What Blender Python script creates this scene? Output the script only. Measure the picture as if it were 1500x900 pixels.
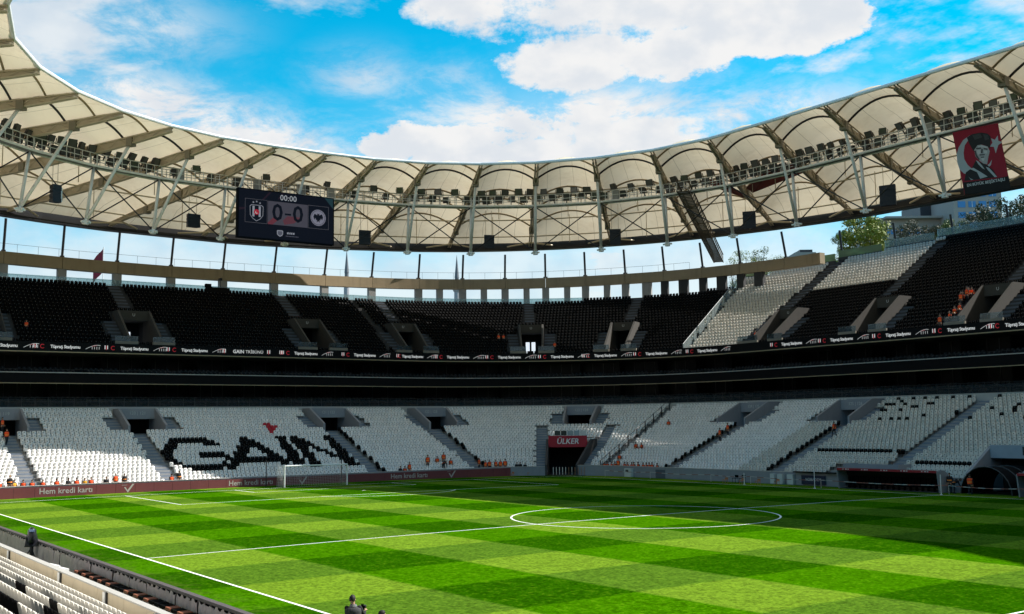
import bpy, bmesh, math, random
import numpy as np
from mathutils import Vector, Matrix

for o in list(bpy.data.objects):
    bpy.data.objects.remove(o, do_unlink=True)
SC = bpy.context.scene
COL = SC.collection
random.seed(7)
RNG = np.random.default_rng(7)
PI = math.pi
R = math.radians

# ------------------------------------------------------------------ camera
CAM_POS = np.array([57.75, -51.52, 6.62])
YAW, PITCH, ROLL = R(144.87), R(6.05), R(-0.74)
FPX = 1612.33
fw = np.array([math.cos(PITCH)*math.cos(YAW), math.cos(PITCH)*math.sin(YAW), math.sin(PITCH)])
rt = np.array([math.sin(YAW), -math.cos(YAW), 0.0])
up = np.cross(rt, fw)
rt, up = math.cos(ROLL)*rt + math.sin(ROLL)*up, -math.sin(ROLL)*rt + math.cos(ROLL)*up
cam = bpy.data.cameras.new('camera')
cam.sensor_width = 36.0
cam.lens = FPX/1500*36.0
cam.clip_start = 0.1
cam.clip_end = 12000
cam_ob = bpy.data.objects.new('camera', cam)
cam_ob.matrix_world = Matrix(((rt[0], up[0], -fw[0], CAM_POS[0]), (rt[1], up[1], -fw[1], CAM_POS[1]),
                              (rt[2], up[2], -fw[2], CAM_POS[2]), (0, 0, 0, 1)))
COL.objects.link(cam_ob)
SC.camera = cam_ob
def in_view(p, m=20):
    d = np.array(p) - CAM_POS; z = d @ fw
    if z < 1: return False
    x = 750 + FPX*(d @ rt)/z; y = 450 - FPX*(d @ up)/z
    return -m < x < 1500+m and -m < y < 900+m

# ------------------------------------------------------------------ sky
SUN_TO = Vector((0.325, 0.945, 1.0)).normalized()
SUN_EL = math.asin(SUN_TO.z); SUN_AZ = math.atan2(SUN_TO.x, SUN_TO.y)
W = bpy.data.worlds.new('World'); SC.world = W; W.use_nodes = True
nt = W.node_tree; nt.nodes.clear()
class NG:
    """tiny helper to write node maths"""
    def __init__(s, tree): s.t = tree
    def n(s, typ, **kw):
        nd = s.t.nodes.new(typ)
        for k, v in kw.items(): setattr(nd, k, v)
        return nd
    def put(s, sock, v):
        if isinstance(v, bpy.types.NodeSocket): s.t.links.new(v, sock)
        else: sock.default_value = v
    def m(s, op, a, b=0.0, c=0.0, clamp=False):
        nd = s.n('ShaderNodeMath', operation=op); nd.use_clamp = clamp
        s.put(nd.inputs[0], a); s.put(nd.inputs[1], b); s.put(nd.inputs[2], c)
        return nd.outputs[0]
    def ss(s, v, lo, hi):
        nd = s.n('ShaderNodeMapRange', interpolation_type='SMOOTHSTEP')
        s.put(nd.inputs[0], v); nd.inputs[1].default_value = lo; nd.inputs[2].default_value = hi
        return nd.outputs[0]
    def noise(s, vec, scale, detail=6, rough=0.55, dist=0.0):
        nd = s.n('ShaderNodeTexNoise'); s.put(nd.inputs['Vector'], vec)
        nd.inputs['Scale'].default_value = scale; nd.inputs['Detail'].default_value = detail
        nd.inputs['Roughness'].default_value = rough; nd.inputs['Distortion'].default_value = dist
        return nd.outputs[0]
    def mix(s, f, a, b):
        nd = s.n('ShaderNodeMix', data_type='RGBA'); s.put(nd.inputs[0], f)
        s.put(nd.inputs[6], a); s.put(nd.inputs[7], b); return nd.outputs[2]
g = NG(nt)
sky = g.n('ShaderNodeTexSky', sky_type='NISHITA')
sky.sun_disc = False; sky.sun_elevation = SUN_EL; sky.sun_rotation = SUN_AZ
sky.altitude = 50; sky.air_density = 1.0; sky.dust_density = 0.35; sky.ozone_density = 2.2
hs = g.n('ShaderNodeHueSaturation'); hs.inputs['Saturation'].default_value = 1.8; hs.inputs['Value'].default_value = 1.8
hs.inputs['Hue'].default_value = 0.468
nt.links.new(sky.outputs[0], hs.inputs['Color'])
tc = g.n('ShaderNodeTexCoord'); sep = g.n('ShaderNodeSeparateXYZ'); nt.links.new(tc.outputs['Generated'], sep.inputs[0])
dx, dy, dz = sep.outputs
el = g.m('ARCSINE', dz); az = g.m('ARCTAN2', dy, dx)
zz = g.m('ADD', g.m('MAXIMUM', dz, 0.0), 0.10)
cmb = g.n('ShaderNodeCombineXYZ'); g.put(cmb.inputs[0], g.m('DIVIDE', dx, zz)); g.put(cmb.inputs[1], g.m('DIVIDE', dy, zz))
plane = cmb.outputs[0]
cm2 = g.n('ShaderNodeCombineXYZ'); g.put(cm2.inputs[0], g.m('MULTIPLY', az, 1.0)); g.put(cm2.inputs[1], g.m('MULTIPLY', el, 1.5))
ang = cm2.outputs[0]
CLX, CLY = 7.7, 1.3
warp = g.noise(ang, 7.0, 7, 0.66)
warp2 = g.noise(ang, 30.0, 6, 0.65)
wv = g.m('ADD', g.m('MULTIPLY', g.m('SUBTRACT', warp, 0.5), 2.6), g.m('MULTIPLY', g.m('SUBTRACT', warp2, 0.5), 1.5))
def blob(px, py, hw, hh, soft=0.5, tilt=0.0):
    x0, y0 = (px-750)/FPX, (450-py)/FPX
    d = fw + x0*rt + y0*up; d = d/np.linalg.norm(d)
    a0, e0 = math.atan2(d[1], d[0]), math.asin(d[2])
    u = g.m('SUBTRACT', a0, az); v = g.m('SUBTRACT', el, e0)
    if tilt: v = g.m('SUBTRACT', v, g.m('MULTIPLY', u, tilt))
    q = g.m('ADD', g.m('POWER', g.m('ABSOLUTE', g.m('DIVIDE', u, hw/FPX)), 2.0), g.m('POWER', g.m('ABSOLUTE', g.m('DIVIDE', v, hh/FPX)), 2.0))
    return g.ss(g.m('ADD', g.m('SUBTRACT', 1.0, q), wv), 0.0, soft)
solid = blob(910, 8, 290, 66, 0.55)
for b in [(1130, 38, 150, 44, 0.3), (850, 84, 115, 55, 0.45), (690, 12, 100, 36, 0.6), (985, 78, 120, 44, 0.35), (640, 212, 120, 44, 0.35), (770, 232, 190, 30, 0.6), (925, 200, 150, 34, 0.7)]:
    solid = g.m('MAXIMUM', solid, blob(*b))
# thin cloud: soft patches broken up by stretched fibres
mpn = g.n('ShaderNodeMapping'); mpn.inputs['Scale'].default_value = (1.0, 1.5, 1.0); mpn.inputs['Rotation'].default_value = (0, 0, 0.35); nt.links.new(ang, mpn.inputs[0])
fib = g.ss(g.noise(mpn.outputs[0], 11.0, 8, 0.70, 0.3), 0.38, 0.62)
def soft(px, py, hw, hh, k, tilt=0.0):
    x0, y0 = (px-750)/FPX, (450-py)/FPX
    d = fw + x0*rt + y0*up; d = d/np.linalg.norm(d)
    a0, e0 = math.atan2(d[1], d[0]), math.asin(d[2])
    u = g.m('SUBTRACT', a0, az); v = g.m('SUBTRACT', el, e0)
    if tilt: v = g.m('SUBTRACT', v, g.m('MULTIPLY', u, tilt))
    q = g.m('ADD', g.m('POWER', g.m('ABSOLUTE', g.m('DIVIDE', u, hw/FPX)), 2.0), g.m('POWER', g.m('ABSOLUTE', g.m('DIVIDE', v, hh/FPX)), 2.0))
    return g.m('MULTIPLY', g.m('EXPONENT', g.m('MULTIPLY', q, -1.0)), k)
patch = soft(300, 182, 320, 48, 1.35, -0.24)
for b in [(200, 40, 110, 45, 0.75), (830, 185, 240, 62, 1.5), (1090, 168, 170, 32, 1.1, 0.08), (530, 115, 70, 34, 0.7), (90, 90, 80, 30, .6, -.3), (660, 120, 90, 30, .55), (1315, 75, 30, 16, .35)]:
    patch = g.m('MAXIMUM', patch, soft(*b))
thin = g.m('MULTIPLY', patch, g.m('ADD', 0.25, g.m('MULTIPLY', fib, 0.75)))
mpc = g.n('ShaderNodeMapping'); mpc.inputs['Location'].default_value = (CLX, CLY, 3.1); mpc.inputs['Scale'].default_value = (0.42, 0.42, 0.42); nt.links.new(plane, mpc.inputs[0])
wisp = g.m('MULTIPLY', g.ss(g.noise(mpc.outputs[0], 2.2, 8, 0.62, 0.1), 0.51, 0.60), 0.85)      # broken cloud over the whole sky, added out of view to neutralise skylight
low = g.m('MULTIPLY', g.ss(g.m('ADD', g.m('MULTIPLY', el, -1.0), g.m('MULTIPLY', g.m('SUBTRACT', warp, 0.5), 0.12)), -0.235, -0.13), 0.80)
cloud = g.m('MAXIMUM', g.m('MAXIMUM', solid, thin), g.m('MAXIMUM', wisp, low), clamp=True)
shade = g.noise(ang, 18.0, 5, 0.5)
ccol = g.mix(g.ss(shade, 0.35, 0.62), (7.0, 7.4, 7.9, 1), (8.5, 8.5, 8.5, 1))
skyc = g.mix(cloud, hs.outputs[0], ccol)
bg = g.n('ShaderNodeBackground'); nt.links.new(skyc, bg.inputs[0]); bg.inputs[1].default_value = 0.061
wo = g.n('ShaderNodeOutputWorld'); nt.links.new(bg.outputs[0], wo.inputs[0])

# ------------------------------------------------------------------ sun, exposure
sl = bpy.data.lights.new('sun', 'SUN'); sl.energy = 5.0; sl.angle = R(0.53); sl.color = (1.0, 0.95, 0.87)
so = bpy.data.objects.new('sun', sl); so.rotation_euler = SUN_TO.to_track_quat('Z', 'Y').to_euler(); so.location = (0, 0, 120)
COL.objects.link(so)
SC.view_settings.view_transform = 'Standard'; SC.view_settings.look = 'None'
SC.view_settings.gamma = 1.0; SC.view_settings.use_curve_mapping = False
SC.view_settings.exposure = 0.8
SC.render.engine = 'CYCLES'
SC.cycles.max_bounces = 5; SC.cycles.diffuse_bounces = 3; SC.cycles.transparent_max_bounces = 6

# ------------------------------------------------------------------ helpers
MATS = {}
def mat(name, col, rough=0.7, var=0.12, scale=1.5, metal=0.0, spec=0.4, bump=0.0, bscale=20.0, island=0.0, stain=0.0, emit=None, coat=0.0):
    if name in MATS: return MATS[name]
    m = bpy.data.materials.new(name); m.use_nodes = True
    t = m.node_tree; b = t.nodes['Principled BSDF']; q = NG(t)
    b.inputs['Roughness'].default_value = rough; b.inputs['Metallic'].default_value = metal
    b.inputs['Specular IOR Level'].default_value = spec
    c = (*col, 1); tcn = q.n('ShaderNodeTexCoord').outputs['Object']
    f = q.noise(tcn, scale, 4, 0.6)
    dark = tuple(x*(1-var) for x in col)+(1,); lite = tuple(min(1, x*(1+var)) for x in col)+(1,)
    out = q.mix(f, dark, lite)
    if island:
        ge = q.n('ShaderNodeNewGeometry').outputs['Random Per Island']
        out = q.mix(q.m('MULTIPLY', ge, island), out, tuple(x*.45 for x in col)+(1,))
    if stain:
        mp = q.n('ShaderNodeMapping'); mp.inputs['Scale'].default_value = (1.2, 1.2, .12); t.links.new(tcn, mp.inputs[0])
        st = q.ss(q.noise(mp.outputs[0], 1.3, 6, .65), .5, .78)
        out = q.mix(q.m('MULTIPLY', st, stain), out, tuple(x*.45 for x in col)+(1,))
    t.links.new(out, b.inputs['Base Color'])
    rr_ = q.m('ADD', rough-.06, q.m('MULTIPLY', f, .12)); t.links.new(rr_, b.inputs['Roughness'])
    if bump:
        bn = q.n('ShaderNodeBump'); bn.inputs['Strength'].default_value = bump; bn.inputs['Distance'].default_value = .02
        t.links.new(q.noise(tcn, bscale, 4), bn.inputs['Height']); t.links.new(bn.outputs[0], b.inputs['Normal'])
    if emit:
        b.inputs['Emission Color'].default_value = (*emit[0], 1); b.inputs['Emission Strength'].default_value = emit[1]
    if coat: b.inputs['Coat Weight'].default_value = coat
    MATS[name] = m
    return m

def tag(o, label=None, cat=None, group=None, kind=None):
    if label: o['label'] = label
    if cat: o['category'] = cat
    if group: o['group'] = group
    if kind: o['kind'] = kind
    return o
def thing(name, label, cat, loc=(0, 0, 0), rz=0.0, group=None):
    o = bpy.data.objects.new(name, None); o.location = loc; o.rotation_euler = (0, 0, rz)
    o.empty_display_size = .2
    COL.objects.link(o); return tag(o, label, cat, group)
def copy_tree(o, parent=None):
    c = o.copy(); COL.objects.link(c)
    if parent is not None: c.parent = parent
    for ch in o.children: copy_tree(ch, c)
    return c

class MB:
    def __init__(s): s.v = []; s.f = []; s.mi = []; s.uv = {}
    def add(s, vs, fs, mi=0):
        b = len(s.v); s.v += [tuple(float(c) for c in p) for p in vs]
        s.f += [tuple(b+i for i in f) for f in fs]; s.mi += [mi]*len(fs)
        return s
    def box(s, c, d, rz=0.0, mi=0):
        cs, sn = math.cos(rz), math.sin(rz); hx, hy, hz = d[0]/2, d[1]/2, d[2]/2
        vs = [(c[0]+x*cs-y*sn, c[1]+x*sn+y*cs, c[2]+z) for x in (-hx, hx) for y in (-hy, hy) for z in (-hz, hz)]
        return s.add(vs, [(0, 1, 3, 2), (4, 6, 7, 5), (0, 4, 5, 1), (2, 3, 7, 6), (0, 2, 6, 4), (1, 5, 7, 3)], mi)
    def obox(s, o, a, b, c, mi=0):
        """corner o, edge vectors a b c"""
        o, a, b, c = map(np.array, (o, a, b, c))
        vs = [o, o+a, o+a+b, o+b, o+c, o+a+c, o+a+b+c, o+b+c]
        return s.add(vs, [(0, 3, 2, 1), (4, 5, 6, 7), (0, 1, 5, 4), (1, 2, 6, 5), (2, 3, 7, 6), (3, 0, 4, 7)], mi)
    def tube(s, p0, p1, r0, r1=None, n=6, mi=0, caps=True):
        p0, p1 = np.array(p0, float), np.array(p1, float); r1 = r0 if r1 is None else r1
        d = p1-p0; L = np.linalg.norm(d)
        if L < 1e-6: return s
        d /= L; a = np.cross(d, (0, 0, 1) if abs(d[2]) < .9 else (1, 0, 0)); a /= np.linalg.norm(a); b = np.cross(d, a)
        vs = []
        for p, r in ((p0, r0), (p1, r1)):
            for i in range(n):
                t = 2*PI*i/n; vs.append(p+r*(math.cos(t)*a+math.sin(t)*b))
        fs = [(i, (i+1) % n, n+(i+1) % n, n+i) for i in range(n)]
        if caps: fs += [tuple(reversed(range(n))), tuple(range(n, 2*n))]
        return s.add(vs, fs, mi)
    def path(s, pts, r, n=6, mi=0):
        pts = [np.array(p, float) for p in pts]; vs = []; N = len(pts)
        for k, p in enumerate(pts):
            d = pts[min(k+1, N-1)]-pts[max(k-1, 0)]; d = d/np.linalg.norm(d)
            a = np.cross(d, (0, 0, 1) if abs(d[2]) < .95 else (1, 0, 0)); a /= np.linalg.norm(a); b = np.cross(d, a)
            rr_ = r[k] if hasattr(r, '__len__') else r
            for i in range(n):
                t = 2*PI*i/n; vs.append(p+rr_*(math.cos(t)*a+math.sin(t)*b))
        fs = [(k*n+i, k*n+(i+1) % n, (k+1)*n+(i+1) % n, (k+1)*n+i) for k in range(N-1) for i in range(n)]
        fs += [tuple(reversed(range(n))), tuple(range((N-1)*n, N*n))]
        return s.add(vs, fs, mi)
    def prism(s, poly, vec, mi=0):
        """poly: list of 3d points (planar), extruded by vec"""
        n = len(poly); v = np.array(vec, float)
        vs = [np.array(p, float) for p in poly]+[np.array(p, float)+v for p in poly]
        fs = [tuple(range(n)), tuple(reversed(range(n, 2*n)))]+[(i, n+i, n+(i+1) % n, (i+1) % n) for i in range(n)]
        return s.add(vs, fs, mi)
    def build(s, name, mats, parent=None, smooth=False, loc=None, world=True):
        me = bpy.data.meshes.new(name)
        off = np.array(wloc(parent)) if (parent is not None and world) else np.zeros(3)
        if loc is not None and parent is None: off = np.array(loc)
        vs = [(v[0]-off[0], v[1]-off[1], v[2]-off[2]) for v in s.v]
        me.from_pydata(vs, [], s.f)
        for m in (mats if isinstance(mats, (list, tuple)) else [mats]): me.materials.append(m)
        if any(s.mi): me.polygons.foreach_set('material_index', s.mi)
        if smooth: me.polygons.foreach_set('use_smooth', [True]*len(s.f))
        bm = bmesh.new(); bm.from_mesh(me); bmesh.ops.recalc_face_normals(bm, faces=bm.faces); bm.to_mesh(me); bm.free()
        me.update()
        o = bpy.data.objects.new(name, me); COL.objects.link(o)
        if parent is not None: o.parent = parent
        elif loc is not None: o.location = loc
        return o
def wloc(p):
    v = Vector((0, 0, 0))
    while p is not None: v = v+p.location; p = p.parent
    return v
def mesh_obj(name, me, parent=None, mw=None):
    o = bpy.data.objects.new(name, me); COL.objects.link(o)
    if mw is not None: o.matrix_local = mw
    if parent is not None:
        o.parent = parent
    return o

TXT = {}
def text_mesh(body, size=1.0, ext=0.006, align='CENTER', bold=0.0, shear=0.0, space=1.0):
    key = (body, size, ext, align, bold, shear, space)
    if key in TXT: return TXT[key]
    cu = bpy.data.curves.new('lettering', 'FONT'); cu.body = body; cu.size = size; cu.extrude = ext
    cu.align_x = align; cu.align_y = 'CENTER'; cu.resolution_u = 2; cu.offset = bold; cu.shear = shear; cu.space_character = space
    ob = bpy.data.objects.new('lettering', cu); COL.objects.link(ob)
    dg = bpy.context.evaluated_depsgraph_get(); dg.update()
    me = bpy.data.meshes.new_from_object(ob.evaluated_get(dg)); me.name = 'lettering'
    me.materials.clear()
    bpy.data.objects.remove(ob); TXT[key] = me
    return me
def place_text(body, size, pos, right, upv, material, parent, name='lettering', **kw):
    me = text_mesh(body, size, **kw)
    if me.materials and me.materials[0] != material or len(me.materials) == 0:
        me = me.copy() if len(me.materials) else me
        me.materials.clear(); me.materials.append(material)
    r_ = Vector(right).normalized(); u_ = Vector(upv).normalized(); n_ = r_.cross(u_)
    p = Vector(pos)-(wloc(parent) if parent else Vector((0, 0, 0)))
    mw = Matrix(((r_.x, u_.x, n_.x, p.x), (r_.y, u_.y, n_.y, p.y), (r_.z, u_.z, n_.z, p.z), (0, 0, 0, 1)))
    return mesh_obj(name, me, parent, mw)

# ------------------------------------------------------------------ bowl path
AX, YF, YN, R0 = 58.5, 38.0, -40.7, 13.0
CX, CF, CN = AX-R0, YF-R0, YN+R0
LA = R0*PI/2
SEGS = [('l', CF, (-AX, 0), (0, 1), (-1, 0)), ('a', LA, (-CX, CF), PI), ('l', 2*CX, (-CX, YF), (1, 0), (0, 1)), ('a', LA, (CX, CF), PI/2),
        ('l', CF-CN, (AX, CF), (0, -1), (1, 0)), ('a', LA, (CX, CN), 0.0), ('l', 2*CX, (CX, YN), (-1, 0), (0, -1)), ('a', LA, (-CX, CN), -PI/2),
        ('l', -CN, (-AX, CN), (0, 1), (-1, 0))]
LT = sum(q[1] for q in SEGS)
def SP(s, off=0.0):
    """point on the bowl path: s along the front wall (0 = middle of the end stand), off outwards -> x, y, nx, ny"""
    s = s % LT
    for q in SEGS:
        if s <= q[1]+1e-9: break
        s -= q[1]
    if q[0] == 'l':
        n = q[4]; x = q[2][0]+q[3][0]*s; y = q[2][1]+q[3][1]*s
        return x+n[0]*off, y+n[1]*off, n[0], n[1]
    an = q[3]-s/R0; n = (math.cos(an), math.sin(an))
    return q[2][0]+n[0]*(R0+off), q[2][1]+n[1]*(R0+off), n[0], n[1]
def P3(s, off, z):
    x, y, _, _ = SP(s, off); return np.array((x, y, z))
def in_arc(s):
    s = s % LT
    for q in SEGS:
        if s <= q[1]+1e-9: return q[0] == 'a'
        s -= q[1]
def sc(s, off):          # metres along the row per unit of s
    return (R0+off)/R0 if in_arc(s) else 1.0
S_BREAK = [0]
for q in SEGS: S_BREAK.append(S_BREAK[-1]+q[1])
def stations(s0, s1, extra=(), arc=1.3, line=12.0):
    out = {round(s0, 4), round(s1, 4)}
    for e in extra:
        if s0 < e < s1: out.add(round(e, 4))
    for rep in (-1, 0, 1):
        for i, q in enumerate(SEGS):
            a, b = S_BREAK[i]+rep*LT, S_BREAK[i+1]+rep*LT
            n = max(1, int(math.ceil((b-a)/(arc if q[0] == 'a' else line))))
            for k in range(n+1):
                v = a+(b-a)*k/n
                if s0 < v < s1: out.add(round(v, 4))
    o = sorted(out); res = [o[0]]
    for v in o[1:]:
        if v-res[-1] > 1e-3: res.append(v)
    return res
def sweep(mb, prof, sts, closed=True, mi=0, caps=True, cut=None):
    """profile [(off, z)...] swept along the bowl; z may be a function of s"""
    n = len(prof); b = len(mb.v)
    for s in sts:
        for off, z in prof:
            mb.v.append(tuple(map(float, P3(s, off, z(s) if callable(z) else z))))
    m = n if closed else n-1
    for i in range(len(sts)-1):
        for j in range(m):
            if cut and cut((sts[i]+sts[i+1])/2, j): continue
            mb.f.append((b+i*n+j, b+i*n+(j+1) % n, b+(i+1)*n+(j+1) % n, b+(i+1)*n+j)); mb.mi.append(mi)
    if closed and caps:
        mb.f.append(tuple(b+j for j in range(n))); mb.mi.append(mi)
        e = b+(len(sts)-1)*n; mb.f.append(tuple(e+j for j in reversed(range(n)))); mb.mi.append(mi)
    return mb
# ------------------------------------------------------------------ materials
concrete = mat('concrete', (.33, .325, .32), .85, .18, .6, stain=.35, bump=.25, bscale=9)
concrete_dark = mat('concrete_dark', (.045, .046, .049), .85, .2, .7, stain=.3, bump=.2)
concrete_warm = mat('concrete_warm', (.37, .285, .18), .85, .16, .5, stain=.5, bump=.2)
concrete_pale = mat('concrete_pale', (.66, .56, .41), .85, .14, .6, stain=.35, bump=.2)
stair_blue = mat('stair_blue', (.20, .23, .28), .8, .2, 1.2, stain=.2)
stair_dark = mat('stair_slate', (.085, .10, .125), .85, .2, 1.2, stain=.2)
wall_grey = mat('wall_grey', (.27, .28, .31), .7, .12, .8, stain=.2)
black_paint = mat('black_paint', (.007, .007, .008), .8, .3, 1, spec=.08)
dark_glass = mat('dark_glass', (.004, .005, .007), .35, .4, .4, spec=.15)
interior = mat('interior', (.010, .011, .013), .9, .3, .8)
trim_pale = mat('trim_pale', (.42, .41, .39), .6, .15, 1.5)
trim_tan = mat('trim_tan', (.34, .27, .17), .6, .15, 1.5)
white_plastic = mat('white_plastic', (.90, .88, .855), .65, .05, 2, island=.22, spec=.2)
grey_white_plastic = mat('weathered_sunlit_plastic', (.72, .685, .62), .65, .06, 2, island=.32, spec=.2)  # weathered far seats; near seats use it for the warmth of sunlight
black_plastic = mat('black_plastic', (.0045, .0045, .005), .8, .2, 2, island=.2, spec=.04)
navy_plastic = mat('navy_plastic', (.006, .0075, .011), .6, .2, 2, island=.3, spec=.3)
red_plastic = mat('red_plastic', (.55, .01, .03), .5, .1, 2, island=.2)
slot_dark = mat('slot_dark', (.05, .05, .05), .8, .1)
slot_grey = mat('slot_grey', (.075, .072, .07), .6, .1)
steel = mat('galvanised_steel', (.78, .76, .73), .5, .12, 2)
rail_dark = mat('rail_dark', (.06, .062, .065), .5, .15, 2, metal=.5)
black_steel = mat('black_steel', (.014, .014, .016), .5, .3, 1.5)
white_paint = mat('white_paint', (.78, .78, .78), .5, .06, 2)
beige_steel = mat('beige_steel', (.50, .42, .30), .55, .18, .8)
beige_light = mat('beige_tube', (.52, .44, .31), .5, .15, .8)
line_white = mat('line_white', (.80, .82, .78), .8, .1, 6)
def glass_mat(name, col, alpha):
    m = bpy.data.materials.new(name); m.use_nodes = True; t = m.node_tree; q = NG(t); t.nodes.clear()
    gl = q.n('ShaderNodeBsdfGlossy'); gl.inputs['Roughness'].default_value = .08; gl.inputs[0].default_value = (.8, .9, .95, 1)
    tr = q.n('ShaderNodeBsdfTransparent'); tr.inputs[0].default_value = (*col, 1)
    df = q.n('ShaderNodeBsdfDiffuse'); df.inputs[0].default_value = (*[c*.7 for c in col], 1)
    m1 = q.n('ShaderNodeMixShader'); m1.inputs[0].default_value = alpha; t.links.new(tr.outputs[0], m1.inputs[1]); t.links.new(df.outputs[0], m1.inputs[2])
    fr = q.n('ShaderNodeFresnel'); fr.inputs[0].default_value = 1.4
    m2 = q.n('ShaderNodeMixShader'); t.links.new(fr.outputs[0], m2.inputs[0]); t.links.new(m1.outputs[0], m2.inputs[1]); t.links.new(gl.outputs[0], m2.inputs[2])
    o = q.n('ShaderNodeOutputMaterial'); t.links.new(m2.outputs[0], o.inputs[0]); return m
clear_glass = glass_mat('clear_glass', (.72, .86, .88), .28)
haze_glass = glass_mat('screen_glass', (.62, .70, .74), .06)
green_glass = glass_mat('green_glass', (.35, .48, .30), .55)

# ------------------------------------------------------------------ ground and pitch
def grass_mat():
    m = bpy.data.materials.new('mown_grass'); m.use_nodes = True; t = m.node_tree; q = NG(t); b = t.nodes['Principled BSDF']
    co = q.n('ShaderNodeTexCoord').outputs['Object']; sp = q.n('ShaderNodeSeparateXYZ'); t.links.new(co, sp.inputs[0])
    wob = q.m('MULTIPLY', q.m('SUBTRACT', q.noise(co, .6, 3), .5), .25)
    X = q.m('ADD', sp.outputs[0], wob); Y = q.m('ADD', sp.outputs[1], wob)
    def stripes(v, w):   # soft edged 0/1 square wave, 1 on [0, w)
        f = q.m('MODULO', q.m('ADD', q.m('DIVIDE', v, w), 1000.0), 2.0)
        tri = q.m('ABSOLUTE', q.m('SUBTRACT', f, .5))      # <.5 in the first half
        tri = q.m('MINIMUM', tri, q.m('ABSOLUTE', q.m('SUBTRACT', f, 2.5)))
        return q.ss(tri, .53, .47)
    mx = q.n('ShaderNodeMapRange'); 
    sx = stripes(X, 6.25); sy = stripes(Y, 68/12)  # mowing sheen of the grass lay put into the base colour
    light = q.mix(sx, (.060, .130, .0100, 1), (.112, .200, .0140, 1))
    deep = q.mix(sx, (.0150, .072, .0002, 1), (.034, .128, .0003, 1))
    base = q.mix(sy, deep, light)
    fine = q.m('ADD', q.m('MULTIPLY', q.noise(co, 6.5, 2, .6), .6), q.m('MULTIPLY', q.noise(co, 2.4, 3, .6), .4))
    mid = q.noise(co, .9, 5, .6); big = q.noise(co, .11, 3)
    k = q.m('MULTIPLY', q.m('ADD', .60, q.m('MULTIPLY', q.ss(fine, .66, .34), .80)), q.m('ADD', .82, q.m('MULTIPLY', q.m('ADD', mid, big), .18)))
    vm = q.n('ShaderNodeVectorMath', operation='SCALE'); t.links.new(base, vm.inputs[0]); t.links.new(k, vm.inputs['Scale']); base = vm.outputs[0]
    base = q.mix(q.m('MULTIPLY', q.ss(fine, .46, .36), .22), base, (.16, .20, .012, 1))
    # worn turf in the goalmouth and along the near touchline
    gx = q.m('DIVIDE', q.m('ADD', sp.outputs[0], 50.5), 4.5); gy = q.m('DIVIDE', sp.outputs[1], 6.0)
    wear = q.m('EXPONENT', q.m('MULTIPLY', q.m('ADD', q.m('MULTIPLY', gx, gx), q.m('MULTIPLY', gy, gy)), -1.0))
    ty = q.m('DIVIDE', q.m('ADD', sp.outputs[1], 36.2), 1.1); wear = q.m('ADD', q.m('MULTIPLY', wear, .6), q.m('MULTIPLY', q.m('EXPONENT', q.m('MULTIPLY', q.m('MULTIPLY', ty, ty), -1.0)), .35))
    base = q.mix(q.m('MULTIPLY', wear, q.ss(q.noise(co, .9, 5, .7), .42, .62)), base, (.085, .10, .020, 1))
    t.nodes.remove(b); b = q.n('ShaderNodeBsdfDiffuse'); t.links.new(b.outputs[0], t.nodes['Material Output'].inputs[0]); t.links.new(base, b.inputs['Color'])
    bp = q.n('ShaderNodeBump'); bp.inputs['Strength'].default_value = .6; bp.inputs['Distance'].default_value = .03
    t.links.new(q.noise(co, 14.0, 5, .7), bp.inputs['Height']); t.links.new(bp.outputs[0], b.inputs['Normal'])
    return m
grass = grass_mat()
def zp(y): return .2*(1-min(1.0, abs(y)/34.0)**2)
mb = MB(); XS = [-58.4, 58.4]; YS = [YN+.02]+list(np.linspace(-34, 34, 35))+[YF-.02]
for y in YS:
    for x in XS: mb.v.append((x, float(y), zp(y)))
for i in range(len(YS)-1): mb.f.append((2*i, 2*i+1, 2*i+3, 2*i+2)); mb.mi.append(0)
pitch = mb.build('pitch', grass); tag(pitch, 'striped green football pitch with white markings', kind='structure')
earth = mat('ground_asphalt', (.06, .06, .062), .9, .3, .05)
mb = MB(); mb.add([(-5000, -5000, -.12), (5000, -5000, -.12), (5000, 5000, -.12), (-5000, 5000, -.12)], [(0, 1, 2, 3)])
tag(mb.build('ground', earth), kind='structure')
def line_strip(pts, w=.13, closed=False):
    m = MB(); pts = [np.array(p, float) for p in pts]; N = len(pts)
    for k, p in enumerate(pts):
        if closed: d = pts[(k+1) % N]-pts[k-1]
        else: d = pts[min(k+1, N-1)]-pts[max(k-1, 0)]
        d /= np.linalg.norm(d); n = np.array((-d[1], d[0]))*w/2
        for q_ in (p-n, p+n): m.v.append((q_[0], q_[1], zp(q_[1])+.006))
    for k in range(N if closed else N-1):
        a, b = 2*k, 2*((k+1) % N); m.f.append((a, a+1, b+1, b)); m.mi.append(0)
    return m.build('line_marking', line_white, pitch)
def seg(p, q_, n=24): return [(p[0]+(q_[0]-p[0])*i/n, p[1]+(q_[1]-p[1])*i/n) for i in range(n+1)]
for y in (-34, 34): line_strip(seg((-52.5, y), (52.5, y)))
for x in (-52.5, 0, 52.5): line_strip(seg((x, -34), (x, 34)))
line_strip([(9.15*math.cos(2*PI*i/96), 9.15*math.sin(2*PI*i/96)) for i in range(96)], closed=True)
for sg in (-1, 1):
    for d, h in ((16.5 if sg < 0 else 15.8, 20.16), (5.5, 9.16)):
        x = sg*(52.5-d)
        line_strip(seg((sg*52.5, -h), (x, -h))); line_strip(seg((sg*52.5, h), (x, h))); line_strip(seg((x, -h), (x, h)))
    a0 = math.acos(5.5/9.15)
    line_strip([(sg*(41.5-9.15*math.cos(a)), 9.15*math.sin(a)) for a in np.linspace(-a0, a0, 32)])
    line_strip([(sg*41.5+.12*math.cos(a), .12*math.sin(a)) for a in np.linspace(0, 2*PI, 9)])
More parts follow.
